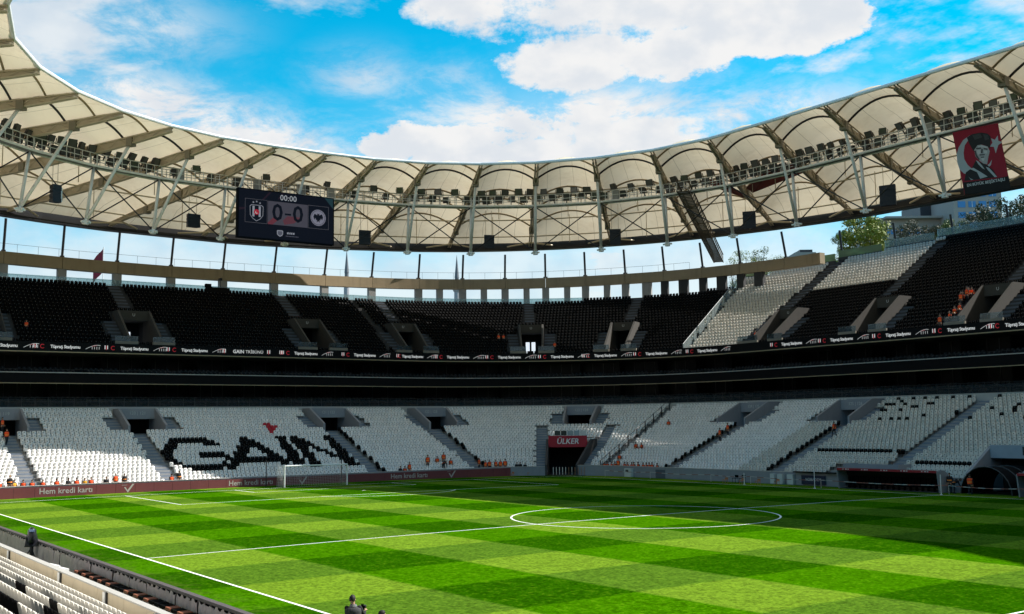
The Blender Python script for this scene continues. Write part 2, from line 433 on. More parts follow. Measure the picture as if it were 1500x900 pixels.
line_strip([(.1*math.cos(a), .1*math.sin(a)) for a in np.linspace(0, 2*PI, 9)])

# ------------------------------------------------------------------ terraces
LOW = dict(n=25, d=.8, h=.325, o=.3, z=.45)
UPP = dict(n=30, d=.8, h=.5, o=20.6, z=16.0)
def row_off(T, k): return T['o']+T['d']*k
def row_z(T, k): return T['z']+T['h']*k
# vomitories: s0, s1, first row, last row
VOM_LOW = [(-29.6, -25.0, 17, 24), (-14.4, -9.8, 17, 24), (10.2, 15.6, 17, 24), (25.45, 27.6, 17, 24), (34.75, 36.75, 17, 24), (47.2, 52.2, 17, 24), (63.2, 68.0, 17, 24), (95, 100, 17, 24)]
VOM_UPP = [(-30.5, -26.2, 2, 11), (-12.3, -8.1, 2, 10), (11.9, 16.0, 2, 10), (25.75, 27.05, 2, 10), (32.25, 33.5, 2, 10), (36.85, 38.1, 2, 10), (46.4, 50.0, 2, 10), (62.2, 66.0, 2, 10), (76.8, 80.8, 2, 10)]
TUN = (33.75, 37.95, 0, 9)           # corner tunnel
TUN2 = (91.2, 96.6, 0, 5)            # players' tunnel
AIS_LOW = [(-27.3, 0, 17, 1.5), (-13.2, 0, 17, 1.5), (11.1, 0, 17, 1.5), (25.75, 0, 17, 1.5), (33.35, 0, 17, 1.4), (38.2, 0, 17, 1.4), (51.7, 0, 17, 1.5), (67.5, 0, 17, 1.5), (81.0, 0, 25, 1.6), (97.5, 6, 17, 1.5)]
AIS_UPP = [(-28.4, 12, 20, 1.5), (-10.3, 12, 20, 1.5), (13.8, 12, 20, 1.5), (26.4, 12, 20, 1.5), (32.85, 12, 20, 1.5), (37.5, 12, 21, 1.5), (45.2, 2, 28, 1.5), (61.2, 12, 29, 1.5), (78.5, 12, 30, 1.5)]
def up_rows(s):
    s = (s+LT/2) % LT-LT/2
    if s < 35.2: return 20
    if s < 40.0: return 21
    if s < 41.6: return 22
    if s < 42.6: return 25
    if s < 45.2: return 27
    if s < 52: return 28
    if s < 60: return 29
    return 30
def in_rect(L, s, k):
    return any(a < s < b and r0 <= k <= r1 for a, b, r0, r1 in L)
def loft_terrace(T, s0, s1, vom, extra_cut, rows_at, dz=0.0, extra=()):
    ex = [e for v in list(vom)+list(extra_cut) for e in v[:2]]+list(extra)
    sts = stations(s0, s1, ex)
    m = MB(); n = T['n']
    prof = []
    for k in range(n):
        prof += [(row_off(T, k), row_z(T, k)+dz), (row_off(T, k+1), row_z(T, k)+dz)]
    cuts = list(vom)+list(extra_cut)
    def cut(s, j):
        k = j//2
        if k >= rows_at(s): return True
        return in_rect(cuts, s, k)
    sweep(m, prof, sts, closed=False, cut=cut)
    return m
lower = thing('lower_stand', 'lower concrete seating tier wrapping round the pitch', 'stand')
upper = thing('upper_stand', 'upper concrete seating tier beneath the roof', 'stand')
m = loft_terrace(LOW, CN-LA, LT/2, VOM_LOW, [TUN, TUN2], lambda s: 25)
m.build('terrace', concrete, lower)
NEAR = dict(n=25, d=.8, h=.27, o=.3, z=.32)
m = loft_terrace(NEAR, -LT/2, CN-LA, [], [], lambda s: 25)
m.build('terrace', concrete, lower)
m = loft_terrace(UPP, -LT/2, LT/2, VOM_UPP, [], up_rows, extra=(35.2, 40, 41.6, 42.6, 45.2, 52, 60))
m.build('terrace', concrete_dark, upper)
# front wall, panels on the visible sides
m = MB()
sweep(m, [(0, -.1), (.30, -.1), (.30, 1.12), (0, 1.12)], stations(CN-LA, TUN[0]))
sweep(m, [(0, -.1), (.30, -.1), (.30, 1.25), (0, 1.25)], stations(TUN[1], TUN2[0]))
sweep(m, [(0, -.1), (.30, -.1), (.30, 1.25), (0, 1.25)], stations(TUN2[1], LT/2))
m.build('front_wall', wall_grey, lower)
m = MB()   # cap
sweep(m, [(-.04, 1.253), (.34, 1.253), (.34, 1.31), (-.04, 1.31)], stations(TUN[1], TUN2[0]))
sweep(m, [(-.04, 1.123), (.34, 1.123), (.34, 1.18), (-.04, 1.18)], stations(CN-LA, TUN[0]))
m.build('wall_cap', trim_pale, lower)
# white end wall strip above the last lower row
m = MB(); sweep(m, [(20.31, 8.2), (20.5, 8.2), (20.5, 9.25), (20.31, 9.25)], stations(CN-LA, LT/2)); m.build('rear_wall', trim_pale, lower)

def stair(T, s_c, r0, r1, w, parent, dz=0.0):
    m = MB()
    for k in range(r0, r1):
        o0 = row_off(T, k); z0 = row_z(T, k)+dz; k_ = sc(s_c, o0+.4); hw = w/2/k_
        for j, (oa, ob, za, zb) in enumerate(((o0+.004, o0+T['d']/2, z0+.002, z0+.012), (o0+T['d']/2, o0+T['d']-.003, z0+.002, z0+T['h']/2))):
            a, b = s_c-hw, s_c+hw
            p = [P3(a, oa, za), P3(b, oa, za), P3(b, ob, za), P3(a, ob, za)]
            m.prism(p, (0, 0, zb-za))
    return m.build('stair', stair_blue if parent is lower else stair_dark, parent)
for a in AIS_LOW: stair(LOW, *a, lower)
for a in AIS_UPP: stair(UPP, *a, upper)

def vomitory(T, v, parent, wm, txt=None, lint=1.25, front=False):
    s0, s1, r0, r1 = v; zf = row_z(T, r0); oa, ob = row_off(T, r0), row_off(T, r1+1); zt = row_z(T, r1)+.75
    w = MB()
    k_ = sc((s0+s1)/2, oa); th = .26
    for s, sg in ((s0, 1), (s1, -1)):
        ss = s+sg*th/k_
        pl = [P3(s, oa-.1, zf), P3(s, oa-.1, zf+1.0), P3(s, ob-2.2, zt), P3(s, ob, zt), P3(s, ob, zf)]
        pr = [P3(ss, oa-.1, zf), P3(ss, oa-.1, zf+1.0), P3(ss, ob-2.2, zt), P3(ss, ob, zt), P3(ss, ob, zf)]
        x = MB(); x.add(pl+pr, [(0, 1, 2, 3, 4), (9, 8, 7, 6, 5)]+[(i, 5+i, 5+(i+1) % 5, (i+1) % 5) for i in range(5)])
        x.build('vomitory_wall', wm, parent)
    e0, e1 = s0+(th+.01)/k_, s1-(th+.01)/k_
    sm = (e0+e1)/2; nn = 4; ss = [e0+(e1-e0)*i/nn for i in range(nn+1)]
    x = MB(); sweep(x, [(ob-2.2, zt-lint), (ob-.05, zt-lint), (ob-.05, zt-.02), (ob-2.2, zt-.02)], ss); lin = x.build('lintel', wm, parent)
    x = MB(); sweep(x, [(oa-.1, zf-.03), (ob+2, zf-.03), (ob+2, zf+.003), (oa-.1, zf+.003)], ss); x.build('vomitory_floor', stair_blue, parent)
    x = MB(); sweep(x, [(ob+1.9, zf), (ob+2.0, zf), (ob+2.0, zt), (ob+1.9, zt)], ss)
    for e in (e0, e1): x.add([P3(e, ob-.05, zf), P3(e, ob+2, zf), P3(e, ob+2, zt), P3(e, ob-.05, zt)], [(0, 1, 2, 3)])
    sweep(x, [(ob-.05, zt-lint+.001), (ob+2, zt-lint+.001), (ob+2, zt-lint+.1), (ob-.05, zt-lint+.1)], ss)
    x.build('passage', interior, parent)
    if txt:
        p = P3(sm, ob-2.23, zt-lint*.45); _, _, nx, ny = SP(sm)
        place_text(txt, .52, p, (ny, -nx, 0), (0, 0, 1), mat('pale_letter', (.55, .55, .55), .6), lin)
    if front:     # low pale walls either side of the little stair in front
        for a, b in ((s0-1.6/k_, sm-.9/k_), (sm+.9/k_, s1+1.6/k_)):
            x = MB(); n2 = 3; q_ = [a+(b-a)*i/n2 for i in range(n2+1)]
            sweep(x, [(oa-.42, zf-.42), (oa-.16, zf-.42), (oa-.16, zf+.34), (oa-.42, zf+.34)], q_); x.build('planter_wall', mat('planter_concrete', (.26, .235, .19), .85, .15, .8, stain=.3), parent)
            x = MB(); sweep(x, [(oa-.31, zf+.34), (oa-.28, zf+.34), (oa-.28, zf+1.0), (oa-.31, zf+1.0)], q_); x.build('glass_screen', haze_glass, parent)
        stair(UPP, sm, 0, r0, 1.7, parent)
    return zf, zt, oa, ob
low_txt = ['118 | 119', '120 | 121', '121 | 122', '122 | 123', '123 | 124', '124 | 125', '125 | 126', None]
for v, tx in zip(VOM_LOW, low_txt): vomitory(LOW, v, lower, wall_grey, tx)
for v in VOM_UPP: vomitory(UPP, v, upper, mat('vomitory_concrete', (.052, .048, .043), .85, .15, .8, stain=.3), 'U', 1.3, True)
# side stairs next to the vomitories
FREE_L, FREE_U = [], []
for T, VL, par, FR in ((LOW, VOM_LOW, lower, FREE_L), (UPP, VOM_UPP, upper, FREE_U)):
    for s0, s1, r0, r1 in VL:
        k_ = sc((s0+s1)/2, row_off(T, r0+3))
        for c in (s0-.85/k_, s1+.85/k_):
            stair(T, c, r0, r1-1, 1.5, par); FR.append((c, r0, r1-2, 1.6))
# daylight glimpsed through two upper gangways: glazed doors at the back
for v in (VOM_UPP[1], VOM_UPP[4]):
    s0, s1, r0, r1 = v; zf = row_z(UPP, r0); sm = (s0+s1)/2; k_ = sc(sm, 31)
    for dd in (-.75, .15):
        x = MB(); a, b = sm+dd/k_, sm+(dd+.6)/k_
        sweep(x, [(row_off(UPP, r1+1)+1.80, zf+.02), (row_off(UPP, r1+1)+1.84, zf+.02), (row_off(UPP, r1+1)+1.84, zf+2.3), (row_off(UPP, r1+1)+1.80, zf+2.3)], [a, b])
        x.build('glazed_door', mat('daylight_pane', (.8, .85, .9), .4, emit=((.85, .93, 1.0), .55)), upper)

# corner tunnel: walls, roof deck, red board
def tunnel_corner():
    s0, s1, r0, r1 = TUN; zt = row_z(LOW, r1)+.2; oe = row_off(LOW, r1+1)
    for s, sg in ((s0, 1), (s1, -1)):
        ss = s+sg*.3/1.3
        sh = lambda q_: [P3(q_, 0-.1, -.1), P3(q_, -.1, 1.35), P3(q_, 6.4, zt+.9), P3(q_, oe, zt+.9), P3(q_, oe, -.1)]
        x = MB(); pl, pr = sh(s), sh(ss); x.add(pl+pr, [(0, 1, 2, 3, 4), (9, 8, 7, 6, 5)]+[(i, 5+i, 5+(i+1) % 5, (i+1) % 5) for i in range(5)])
        x.build('tunnel_wall', concrete_dark, lower)
    e = [s0+.24+(s1-s0-.48)*i/6 for i in range(7)]
    x = MB(); sweep(x, [(5.6, 3.45), (oe, 3.45), (oe, 3.6), (5.6, 3.6)], e); x.build('tunnel_ceiling', interior, lower)
    x = MB(); sweep(x, [(oe+2, -.1), (oe+2.1, -.1), (oe+2.1, 3.6), (oe+2, 3.6)], e)
    for q_ in (e[0], e[-1]): x.add([P3(q_, oe, -.1), P3(q_, oe+2, -.1), P3(q_, oe+2, 3.6), P3(q_, oe, 3.6)], [(0, 1, 2, 3)])
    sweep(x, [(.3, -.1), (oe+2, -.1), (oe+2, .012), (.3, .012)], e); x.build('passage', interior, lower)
    x = MB(); sweep(x, [(5.6, 4.6), (oe, 4.6), (oe, 4.68), (5.6, 4.68)], e); x.build('deck', concrete_dark, lower)
tunnel_corner()
s0, s1 = TUN[0]+.26, TUN[1]-.26
board = thing('sponsor_board', 'red sponsor board with white lettering above the corner tunnel', 'sign', tuple(P3((s0+s1)/2, 5.4, 3.5)))
PA, PB = P3(s0, 5.45, 0), P3(s1, 5.45, 0)
pm = (PA+PB)/2; tx = (PB-PA)/np.linalg.norm(PB-PA); nrm = np.array((tx[1], -tx[0], 0)); hw = np.linalg.norm(PB-PA)/2
red_board = mat('red_board', (.38, .012, .030), .5, .1, 1)
pm = pm-0*nrm
fr = P3((s0+s1)/2, 5.45, 0); inward = (np.array((0, 0, 0.))-np.array(SP((s0+s1)/2)[2:]+(0,)))
b0 = pm-tx*hw*.99+inward*.45
m = MB(); m.obox(b0+np.array((0, 0, 3.46)), tx*hw*1.98, -inward*.12, (0, 0, 1.5)); rbp = m.build('panel', red_board, board)
for k_, (mt, bo, zz_) in enumerate(((mat('letter_white', (.8, .8, .8), .5), .012, .012),)):
    place_text('ÜLKER', 1.0, pm+inward*(.45+zz_)+np.array((0, 0, 4.2)), tx, (0, 0, 1), mt, rbp, bold=bo, shear=.18, ext=.01)
# little signs and glazing on the deck above the board
for j in range(5):
    x = MB(); c = pm+tx*(-hw*.55+j*hw*.33)-inward*.05+np.array((0, 0, 5.3)); ang_ = math.atan2(tx[1], tx[0])
    x.box(c, (hw*.29, .05, .62), ang_)
    o = x.build('notice_panel', mat('notice_%d' % j, [(.05, .06, .05), (.03, .04, .035), (.30, .36, .38), (.34, .42, .46), (.62, .62, .60)][j], .5), None, loc=tuple(c-np.array((0, 0, .3))))
    tag(o, ['dark notice panel leftmost on the ledge above red sponsor board', 'black notice panel second from left on ledge above red sponsor board', 'pale blue panel in the middle of the ledge above red sponsor board', 'light blue panel second from right on ledge above red sponsor board', 'white panel rightmost on the ledge above red sponsor board'][j], 'panel', 'panels above the corner tunnel')
# ------------------------------------------------------------------ box tier between the two seating tiers
box = thing('box_tier', 'dark glazed hospitality tier between the lower and upper seating', 'stand')
S0, S1 = CN-LA-20, LT/2
def swp(name, prof, material, parent, a=S0, b=S1, extra=()):
    x = MB(); sweep(x, prof, stations(a, b, extra)); return x.build(name, material, parent)
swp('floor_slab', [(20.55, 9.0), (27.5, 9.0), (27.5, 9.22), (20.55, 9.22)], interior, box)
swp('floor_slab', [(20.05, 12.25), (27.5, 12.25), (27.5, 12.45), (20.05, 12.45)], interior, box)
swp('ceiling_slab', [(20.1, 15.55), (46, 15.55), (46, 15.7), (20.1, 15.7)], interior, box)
swp('rear_glazing', [(26.6, 9.22), (26.8, 9.22), (26.8, 15.55), (26.6, 15.55)], dark_glass, box, -LT/2)
swp('facade', [(45.5, -.1), (46, -.1), (46, 15.55), (45.5, 15.55)], concrete, box, -LT/2)
swp('fascia', [(19.85, 12.05), (20.03, 12.05), (20.03, 13.2), (19.85, 13.2)], black_paint, box)
swp('fascia_trim', [(19.80, 13.203), (20.2, 13.203), (20.2, 13.30), (19.80, 13.30)], trim_pale, box)
swp('fascia_trim', [(19.82, 11.96), (20.2, 11.96), (20.2, 12.047), (19.82, 12.047)], trim_tan, box)
# partitions between the boxes, slim mullions on the glazing
x = MB(); y_ = MB()
s = -46.0
while s < 110:
    k_ = sc(s, 24)
    for z0, z1 in ((9.22, 12.25), (12.45, 15.55)):
        p = [P3(s, 23.6, z0), P3(s, 26.6, z0), P3(s, 26.6, z1), P3(s, 23.6, z1)]
        nx = SP(s)[2:]; tv = np.array((nx[1], -nx[0], 0))*.14
        w_ = MB(); w_.prism(p, tv); w_.build('partition', black_paint, box)
        for j in range(1, 4):
            sj = s+j*1.5/k_; p = [P3(sj, 26.5, z0), P3(sj, 26.6, z0), P3(sj, 26.6, z1), P3(sj, 26.5, z1)]
            nx = SP(sj)[2:]; y_.prism(p, np.array((nx[1], -nx[0], 0))*.06)
    s += 6.0/k_
tag(y_.build('mullions', rail_dark, box), kind='stuff')
def railing(name, s_a, s_b, off, z, h, step, material, parent, r=.022, rails=(1.0,), zfun=None):
    m = MB(); s = s_a; prev = None
    while s <= s_b+1e-6:
        zz_ = zfun(s) if zfun else z
        p = P3(s, off, zz_)
        m.tube(p, p+np.array((0, 0, h)), r, n=5)
        if prev is not None:
            for f_ in rails: m.tube(prev+np.array((0, 0, h*f_)), p+np.array((0, 0, h*f_)), r*1.1, n=5)
        prev = p; s += step/sc(s+1e-3, off)
    return m.build(name, material, parent)
railing('railing', -46, 110, 20.62, 9.22, 1.15, 1.45, rail_dark, box, .03, (1.0, .55))
swp('railing_glass', [(20.66, 9.25), (20.68, 9.25), (20.68, 10.2), (20.66, 10.2)], glass_mat('smoked_glass', (.42, .45, .48), .10), box)
railing('railing', -46, 110, 20.3, 13.3, .35, 2.0, rail_dark, box, .02, (1.0,))

# ------------------------------------------------------------------ ribbon screen along the front of the upper tier
ribbon = thing('ribbon_screen', 'black ribbon screen with repeated stadium lettering along the upper tier front', 'screen', tuple(P3(0, 19.8, 15.7)))
x = MB(); sweep(x, [(19.75, 15.73), (20.1, 15.73), (20.1, 16.85), (19.75, 16.85)], stations(S0, S1, arc=.25)); rpan = x.build('panel', mat('screen_black', (.006, .006, .007), .6, .2, 3, spec=.1), ribbon)
x = MB(); sweep(x, [(19.70, 15.62), (20.09, 15.62), (20.09, 15.728), (19.70, 15.728)], stations(S0, S1)); x.build('trim', trim_tan, ribbon)
led_white = mat('screen_white', (.5, .5, .5), .5, emit=((1, 1, 1), .22))
led_red = mat('screen_red', (.45, .02, .03), .5, emit=((1, .03, .05), .10))
def curved_text(body, size, s_, off, z, material, parent, **kw):
    """lettering bent round the bowl"""
    me = text_mesh(body, size, **kw).copy(); me.materials.clear(); me.materials.append(material); L0 = np.array(wloc(parent))
    for v in me.vertices:
        x, y, zz_ = v.co; v.co = Vector(P3(s_+x/sc(s_, off), off-zz_, z+y)-L0)
    me.update(); return mesh_obj('lettering', me, parent)
def emblem(m, c, r_, u_, h, mi=0):
    """little striped shield"""
    for j in (-1, 0, 1):
        hh = h*(.5 if j else .42); w = h*.17
        a = c+r_*(j*h*.24-w/2); 
        m.add([a+u_*hh*.95, a+r_*w+u_*hh*.95, a+r_*w-u_*hh*(.55 if j else .95), a-u_*hh*(.55 if j else .95)], [(0, 1, 2, 3)], mi if j else 1)
def ribbon_group(sc_, words):
    o_ = 19.722
    n = np.array(SP(sc_)[2:]+(0,)); r_ = np.array((n[1], -n[0], 0)); u_ = np.array((0, 0, 1.)); k_ = sc(sc_, 19.75)
    def rl_(d): n2 = SP(sc_+d/k_)[2:]; return np.array((n2[1], -n2[0], 0))
    lay = P3(sc_, 19.735, 16.3)
    if words == 'G':
        curved_text('GAIN', .62, sc_-.9/k_, 19.715, 16.28, led_white, rpan, bold=.012)
        curved_text('TRİBÜNÜ', .55, sc_+1.25/k_, 19.715, 16.28, led_white, rpan)
        for d in (-2.8, 3.2, 4.9):
            m = MB(); emblem(m, P3(sc_+d/k_, 19.722, 16.3), r_, u_, .62); m.build('emblem', [led_white, led_red], rpan)
        return
    curved_text('Tüpraş Stadyumu', .52, sc_, 19.715, 16.28, led_white, rpan, bold=.010, space=.90)
    m = MB(); emblem(m, P3(sc_-3.35/k_, 19.722, 16.3), rl_(-3.35), u_, .60)
    c0 = P3(sc_-2.55/k_, 19.722, 16.3); r_ = rl_(-2.55)   # red ring
    for i in range(14):
        a0, a1 = 2*PI*(i+2)/18, 2*PI*(i+3)/18
        pt = lambda a, q_: c0+r_*math.cos(a)*q_+u_*math.sin(a)*q_
        m.add([pt(a0, .19), pt(a1, .19), pt(a1, .26), pt(a0, .26)], [(0, 1, 2, 3)], 1)
    r_ = rl_(3.2)   # sweeping bridge mark to the right
    pts = []
    for i in range(9):
        f_ = i/8; pts.append((2.3+f_*1.7, -.22+.48*math.sin(f_*PI*.62)))
    for (a, b), (c, d) in zip(pts[:-1], pts[1:]):
        q0, q1 = P3(sc_+a/k_, 19.722, 16.3+b), P3(sc_+c/k_, 19.722, 16.3+d); t0 = u_*.045
        m.add([q0, q1, q1+t0, q0+t0], [(0, 1, 2, 3)], 0)
    for i in range(4):
        a = 3.0+i*.27; q0 = P3(sc_+a/k_, 19.722, 16.08); m.add([q0, q0+r_*.05, q0+r_*.05+u_*.32, q0+u_*.32], [(0, 1, 2, 3)], 0)
    q0 = P3(sc_+3.0/k_, 19.722, 16.42); m.add([q0, q0+r_*.55+u_*.1, q0+r_*.55+u_*.15, q0+u_*.04], [(0, 1, 2, 3)], 1)
    m.build('emblem', [led_white, led_red], rpan)
for s_, wd in [(-41, 'T'), (-34.5, 'T')]+[(v, 'G' if v == 1.93 else 'T') for v in (-27.08, -20.17, -12.16, -4.71, 1.93, 10.41, 19.2, 25.69, 28.48, 31.52, 34.6, 37.14, 40.2, 43.45, 54.98, 62.72, 70.71, 78.71, 85.54)]:
    ribbon_group(s_, wd)

# ------------------------------------------------------------------ seats
def seat_template(wide=.425):
    """faces -y; returns verts, faces, material slot per face (0 plastic, 1 slot)"""
    m = MB(); w = wide/2
    # backrest with clipped top corners, leaning back
    prof = [(-w, .36), (w, .36), (w, .74), (w*.72, .84), (-w*.72, .84), (-w, .74)]
    def pt(x, z, d): return (x, .16+(z-.36)*.22+d, z)
    a = [pt(x, z, -.02) for x, z in prof]; b = [pt(x, z, .03) for x, z in prof]
    m.add(a+b, [(0, 1, 2, 3, 4, 5), (11, 10, 9, 8, 7, 6)]+[(i, 6+i, 6+(i+1) % 6, (i+1) % 6) for i in range(6)])
    m.add([(-w, -.24, .42), (w, -.24, .42), (w, .17, .38), (-w, .17, .38), (-w*.9, -.23, .35), (w*.9, -.23, .35), (w*.9, .15, .32), (-w*.9, .15, .32)],
          [(0, 1, 2, 3), (7, 6, 5, 4), (0, 4, 5, 1), (1, 5, 6, 2), (3, 7, 4, 0)])
    m.add([(-.06, .16+.32*.22-.026, .68), (.06, .16+.32*.22-.026, .68), (.06, .16+.385*.22-.026, .745), (-.06, .16+.385*.22-.026, .745)], [(0, 1, 2, 3)], 1)
    m.add([(-.03, .0, .0), (.03, .0, .0), (.03, .12, .34), (-.03, .12, .34)], [(0, 1, 2, 3)], 1)
    return np.array(m.v), m.f, m.mi
SV, SF, SM = seat_template()
def aisle_hit(L, s, k, off):
    for c, r0, r1, w in L:
        if r0 <= k < r1 and abs(s-c)*sc(s, off) < w/2+.22: return True
    return False
def poly_in(P, x, y):
    c = False; n = len(P)
    for i in range(n):
        x0, y0 = P[i]; x1, y1 = P[i-1]
        if (y0 > y) != (y1 > y) and x < (x1-x0)*(y-y0)/(y1-y0)+x0: c = not c
    return c
G_ = [(-9.79, 11.59), (-6.5, 11.44), (-5.26, 10.6), (-4.9, 9.66), (-5.24, 8.72), (-6.56, 8.79), (-7.27, 9.85), (-9.79, 9.61), (-10.79, 8.34), (-11.64, 6.23), (-10.94, 5.12), (-10.45, 4.15), (-7.13, 3.91), (-6.04, 5.17), (-5.54, 5.95), (-8.61, 5.95), (-8.17, 7.23), (-4.92, 7.05), (-5.01, 6.23), (-7.16, 2.7), (-10.19, 2.81), (-11.15, 3.56), (-12.28, 5.02), (-12.78, 6.46), (-12.35, 7.87), (-11.17, 9.88)]
A_ = [(-1.53, 11.5), (-0.94, 11.28), (-0.39, 10.04), (0.69, 7.85), (1.32, 6.09), (1.77, 4.38), (1.23, 3.35), (-0.35, 4.17), (-4.48, 4.48), (-5.52, 2.6), (-6.68, 2.67), (-4.11, 6.97)]
AH_ = [(-1.26, 8.93), (-3.29, 5.67), (-0.38, 5.48)]
LET = [[(2.58, 11.32), (3.89, 11.26), (3.37, 3.73), (1.63, 3.49)], [(4.43, 11.49), (5.76, 11.42), (5.12, 2.85), (3.78, 2.57)],
       [(5.04, 11.43), (6.54, 9.72), (8.33, 5.26), (8.48, 3.0), (8.06, 4.33), (5.83, 8.16)], [(9.02, 11.28), (10.32, 11.23), (9.87, 2.71), (8.12, 2.83)]]
RD_ = [(2.79, 15.09), (4.06, 15.07), (4.06, 13.78), (2.92, 12.15), (2.73, 12.97), (2.54, 13.8)]
SEATS = {'white': [], 'black': [], 'red': [], 'navy': [], 'grey': []}    # x y z angle, s, row, tier
RAIL_L = 40.95
def add_rows(T, s0, s1, aisles, free, voms, rows_at, colour, tier, dz=0.0, pitch_=.50):
    for k in range(T['n']):
        off = row_off(T, k)+.48
        s = s0
        while s < s1:
            k_ = sc(s+1e-3, off); s += pitch_/k_
            if k >= rows_at(s): continue
            if in_rect(voms, s, k) or any(a-.35/k_ < s < b+.35/k_ and r0-.5 <= k <= r1 for a, b, r0, r1 in voms): continue
            if aisle_hit(aisles, s, k, off) or aisle_hit(free, s, k, off): continue
            c = colour(s, off, k)
            if c is None: continue
            x, y, nx, ny = SP(s, off)
            SEATS[c].append((x, y, row_z(T, k)+dz, math.atan2(ny, nx)-PI/2, s, k, tier))
def col_low(s, off, k):
    if s < 12.2 and s > -14:
        o = off-.1
        if poly_in(RD_, s, o): return 'red'
        if poly_in(G_, s, o) or (poly_in(A_, s, o) and not poly_in(AH_, s, o)) or any(poly_in(q_, s, o) for q_ in LET): return 'black'
    if abs((s-RAIL_L)*sc(s, off)) < .5: return None
    if s > 69.0:
        if k == 7 and s < 80.2 and not 78.6 < s < 79.2: return 'black'
        if k == 4 and 83 < s < 89.2: return 'black'
        if k >= 17 and s < 80.2 and random.random() < (.08 if k < 22 else .2): return 'black'
        if k >= 17 and s > 81.5 and random.random() < .09: return 'black'
        if 1 <= k <= 3 and 74 < s < 80.5: return None
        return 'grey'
    if k == 0 and (TUN[0]-.6 < s < TUN[1]+.6): return None
    # the last seat of each row beside the aisles is black
    for c, r0, r1, w in AIS_LOW:
        if r0 <= k < r1 and abs(s-c)*sc(s, off) < w/2+.62 and (c in (25.75, 51.7, 67.5, 11.1) and s > c if c < 40 else s < c): return 'black'
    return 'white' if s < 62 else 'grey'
add_rows(LOW, CN-LA, 100, AIS_LOW, FREE_L, VOM_LOW+[TUN, TUN2], lambda s: 25, col_low, 'low')
def col_upp(s, off, k):
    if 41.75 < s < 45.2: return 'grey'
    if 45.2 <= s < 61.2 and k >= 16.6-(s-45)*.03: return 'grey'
    if abs((s-41.7)*sc(s, off)) < .6: return None
    return 'black'
add_rows(UPP, -44, 86, AIS_UPP, FREE_U, VOM_UPP, up_rows, col_upp, 'upp', pitch_=.52)
# dark seats in the boxes
for z, rows in ((9.22, (21.6, 22.5, 23.4)), (12.9, (21.0, 21.9))):
    for i, off in enumerate(rows):
        s = -46.0; c = 0
        while s < 100:
            k_ = sc(s+1e-3, off); s += .58/k_; c += 1
            if c % 11 in (0, 1): continue
            x, y, nx, ny = SP(s, off); SEATS['navy'].append((x, y, z+.28*i, math.atan2(ny, nx)-PI/2, s, i, 'box'))
swp('seat_step', [(21.0, 9.225), (27, 9.225), (27, 9.5), (22.05, 9.5), (22.05, 9.26), (21.0, 9.26)], interior, box)
swp('seat_step', [(20.5, 12.46), (26.5, 12.46), (26.5, 13.17), (21.4, 13.17), (21.4, 12.89), (20.5, 12.89)], interior, box)
# near stand seats, mostly white with black ones forming a pattern
for k in range(0, 12):
    off = row_off(LOW, k)+.48; s = CN-LA-100
    while s < CN-LA-34:
        s += .5; x, y, nx, ny = SP(s, off)
        c = 'grey'  # warm sunlight put into the near seats by a creamier plastic
        if k >= 3:
            u = (x*1.0+k*1.35) % 11.0
            if u < (2.6 if k % 2 else 4.2) and k >= 4: c = 'black'
            if k == 3 and (x % 4.1) < 1.2: c = 'black'
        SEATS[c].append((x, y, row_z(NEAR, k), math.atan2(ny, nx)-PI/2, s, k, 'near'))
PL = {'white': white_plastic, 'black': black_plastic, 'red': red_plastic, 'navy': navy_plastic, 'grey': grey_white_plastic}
CN_ = ['white', 'grey', 'black', 'red', 'navy']
def seat_bulk(name, rows):
    """rows: (x, y, z, angle, colour index)"""
    n = len(rows); nv = len(SV); A = np.array(rows, float)
    ca, sa = np.cos(A[:, 3])[:, None], np.sin(A[:, 3])[:, None]
    V = np.empty((n, nv, 3)); V[:, :, 0] = SV[None, :, 0]*ca-SV[None, :, 1]*sa+A[:, 0:1]; V[:, :, 1] = SV[None, :, 0]*sa+SV[None, :, 1]*ca+A[:, 1:2]; V[:, :, 2] = SV[None, :, 2]+A[:, 2:3]
    loops = np.concatenate([np.array(f) for f in SF]); cnt = np.array([len(f) for f in SF])
    L = (loops[None, :]+(np.arange(n)*nv)[:, None]).ravel(); tot = np.tile(cnt, n); st = np.concatenate([[0], np.cumsum(tot)[:-1]])
    me = bpy.data.meshes.new(name); me.vertices.add(n*nv); me.vertices.foreach_set('co', V.ravel())
    me.loops.add(len(L)); me.loops.foreach_set('vertex_index', L.astype(np.int32))
    me.polygons.add(len(tot)); me.polygons.foreach_set('loop_start', st.astype(np.int32)); me.polygons.foreach_set('loop_total', tot.astype(np.int32))
    for c in CN_: me.materials.append(PL[c])
    me.materials.append(slot_dark); me.materials.append(slot_grey)
    ci = A[:, 4].astype(np.int32); sm = np.array(SM, np.int32)[None, :]
    slot = np.where((ci == 2) | (ci == 4), 6, 5)[:, None]
    me.polygons.foreach_set('material_index', np.where(sm == 0, ci[:, None], slot).ravel().astype(np.int32)); me.update(calc_edges=True); me.validate()
    o = bpy.data.objects.new(name, me); COL.objects.link(o); return o
ORD = ['front', 'second', 'third', 'fourth', 'fifth', 'sixth', 'seventh', 'eighth', 'ninth', 'tenth', 'eleventh', 'twelfth', 'thirteenth']
def area_label(r_, c):
    s, k, tier = r_[4], r_[5], r_[6]; cw = {'white': 'white', 'grey': 'cream white' if tier == 'near' else 'off white', 'black': 'black', 'red': 'red'}[c]
    if tier == 'near': return '%s plastic seat in %s row of near stand behind pale parapet' % (cw, ORD[min(k, 12)])
    blk = 'right of the last aisle' if s > 81 else ('above the long dugout' if s > 67.5 else 'left of the dugout block')
    return '%s plastic seat in %s row of lower block %s' % (cw, ORD[min(k, 12)] if k < 13 else 'an upper', blk)
allrows = [(r_, c) for c in ('white', 'grey', 'black', 'red') for r_ in SEATS[c]]
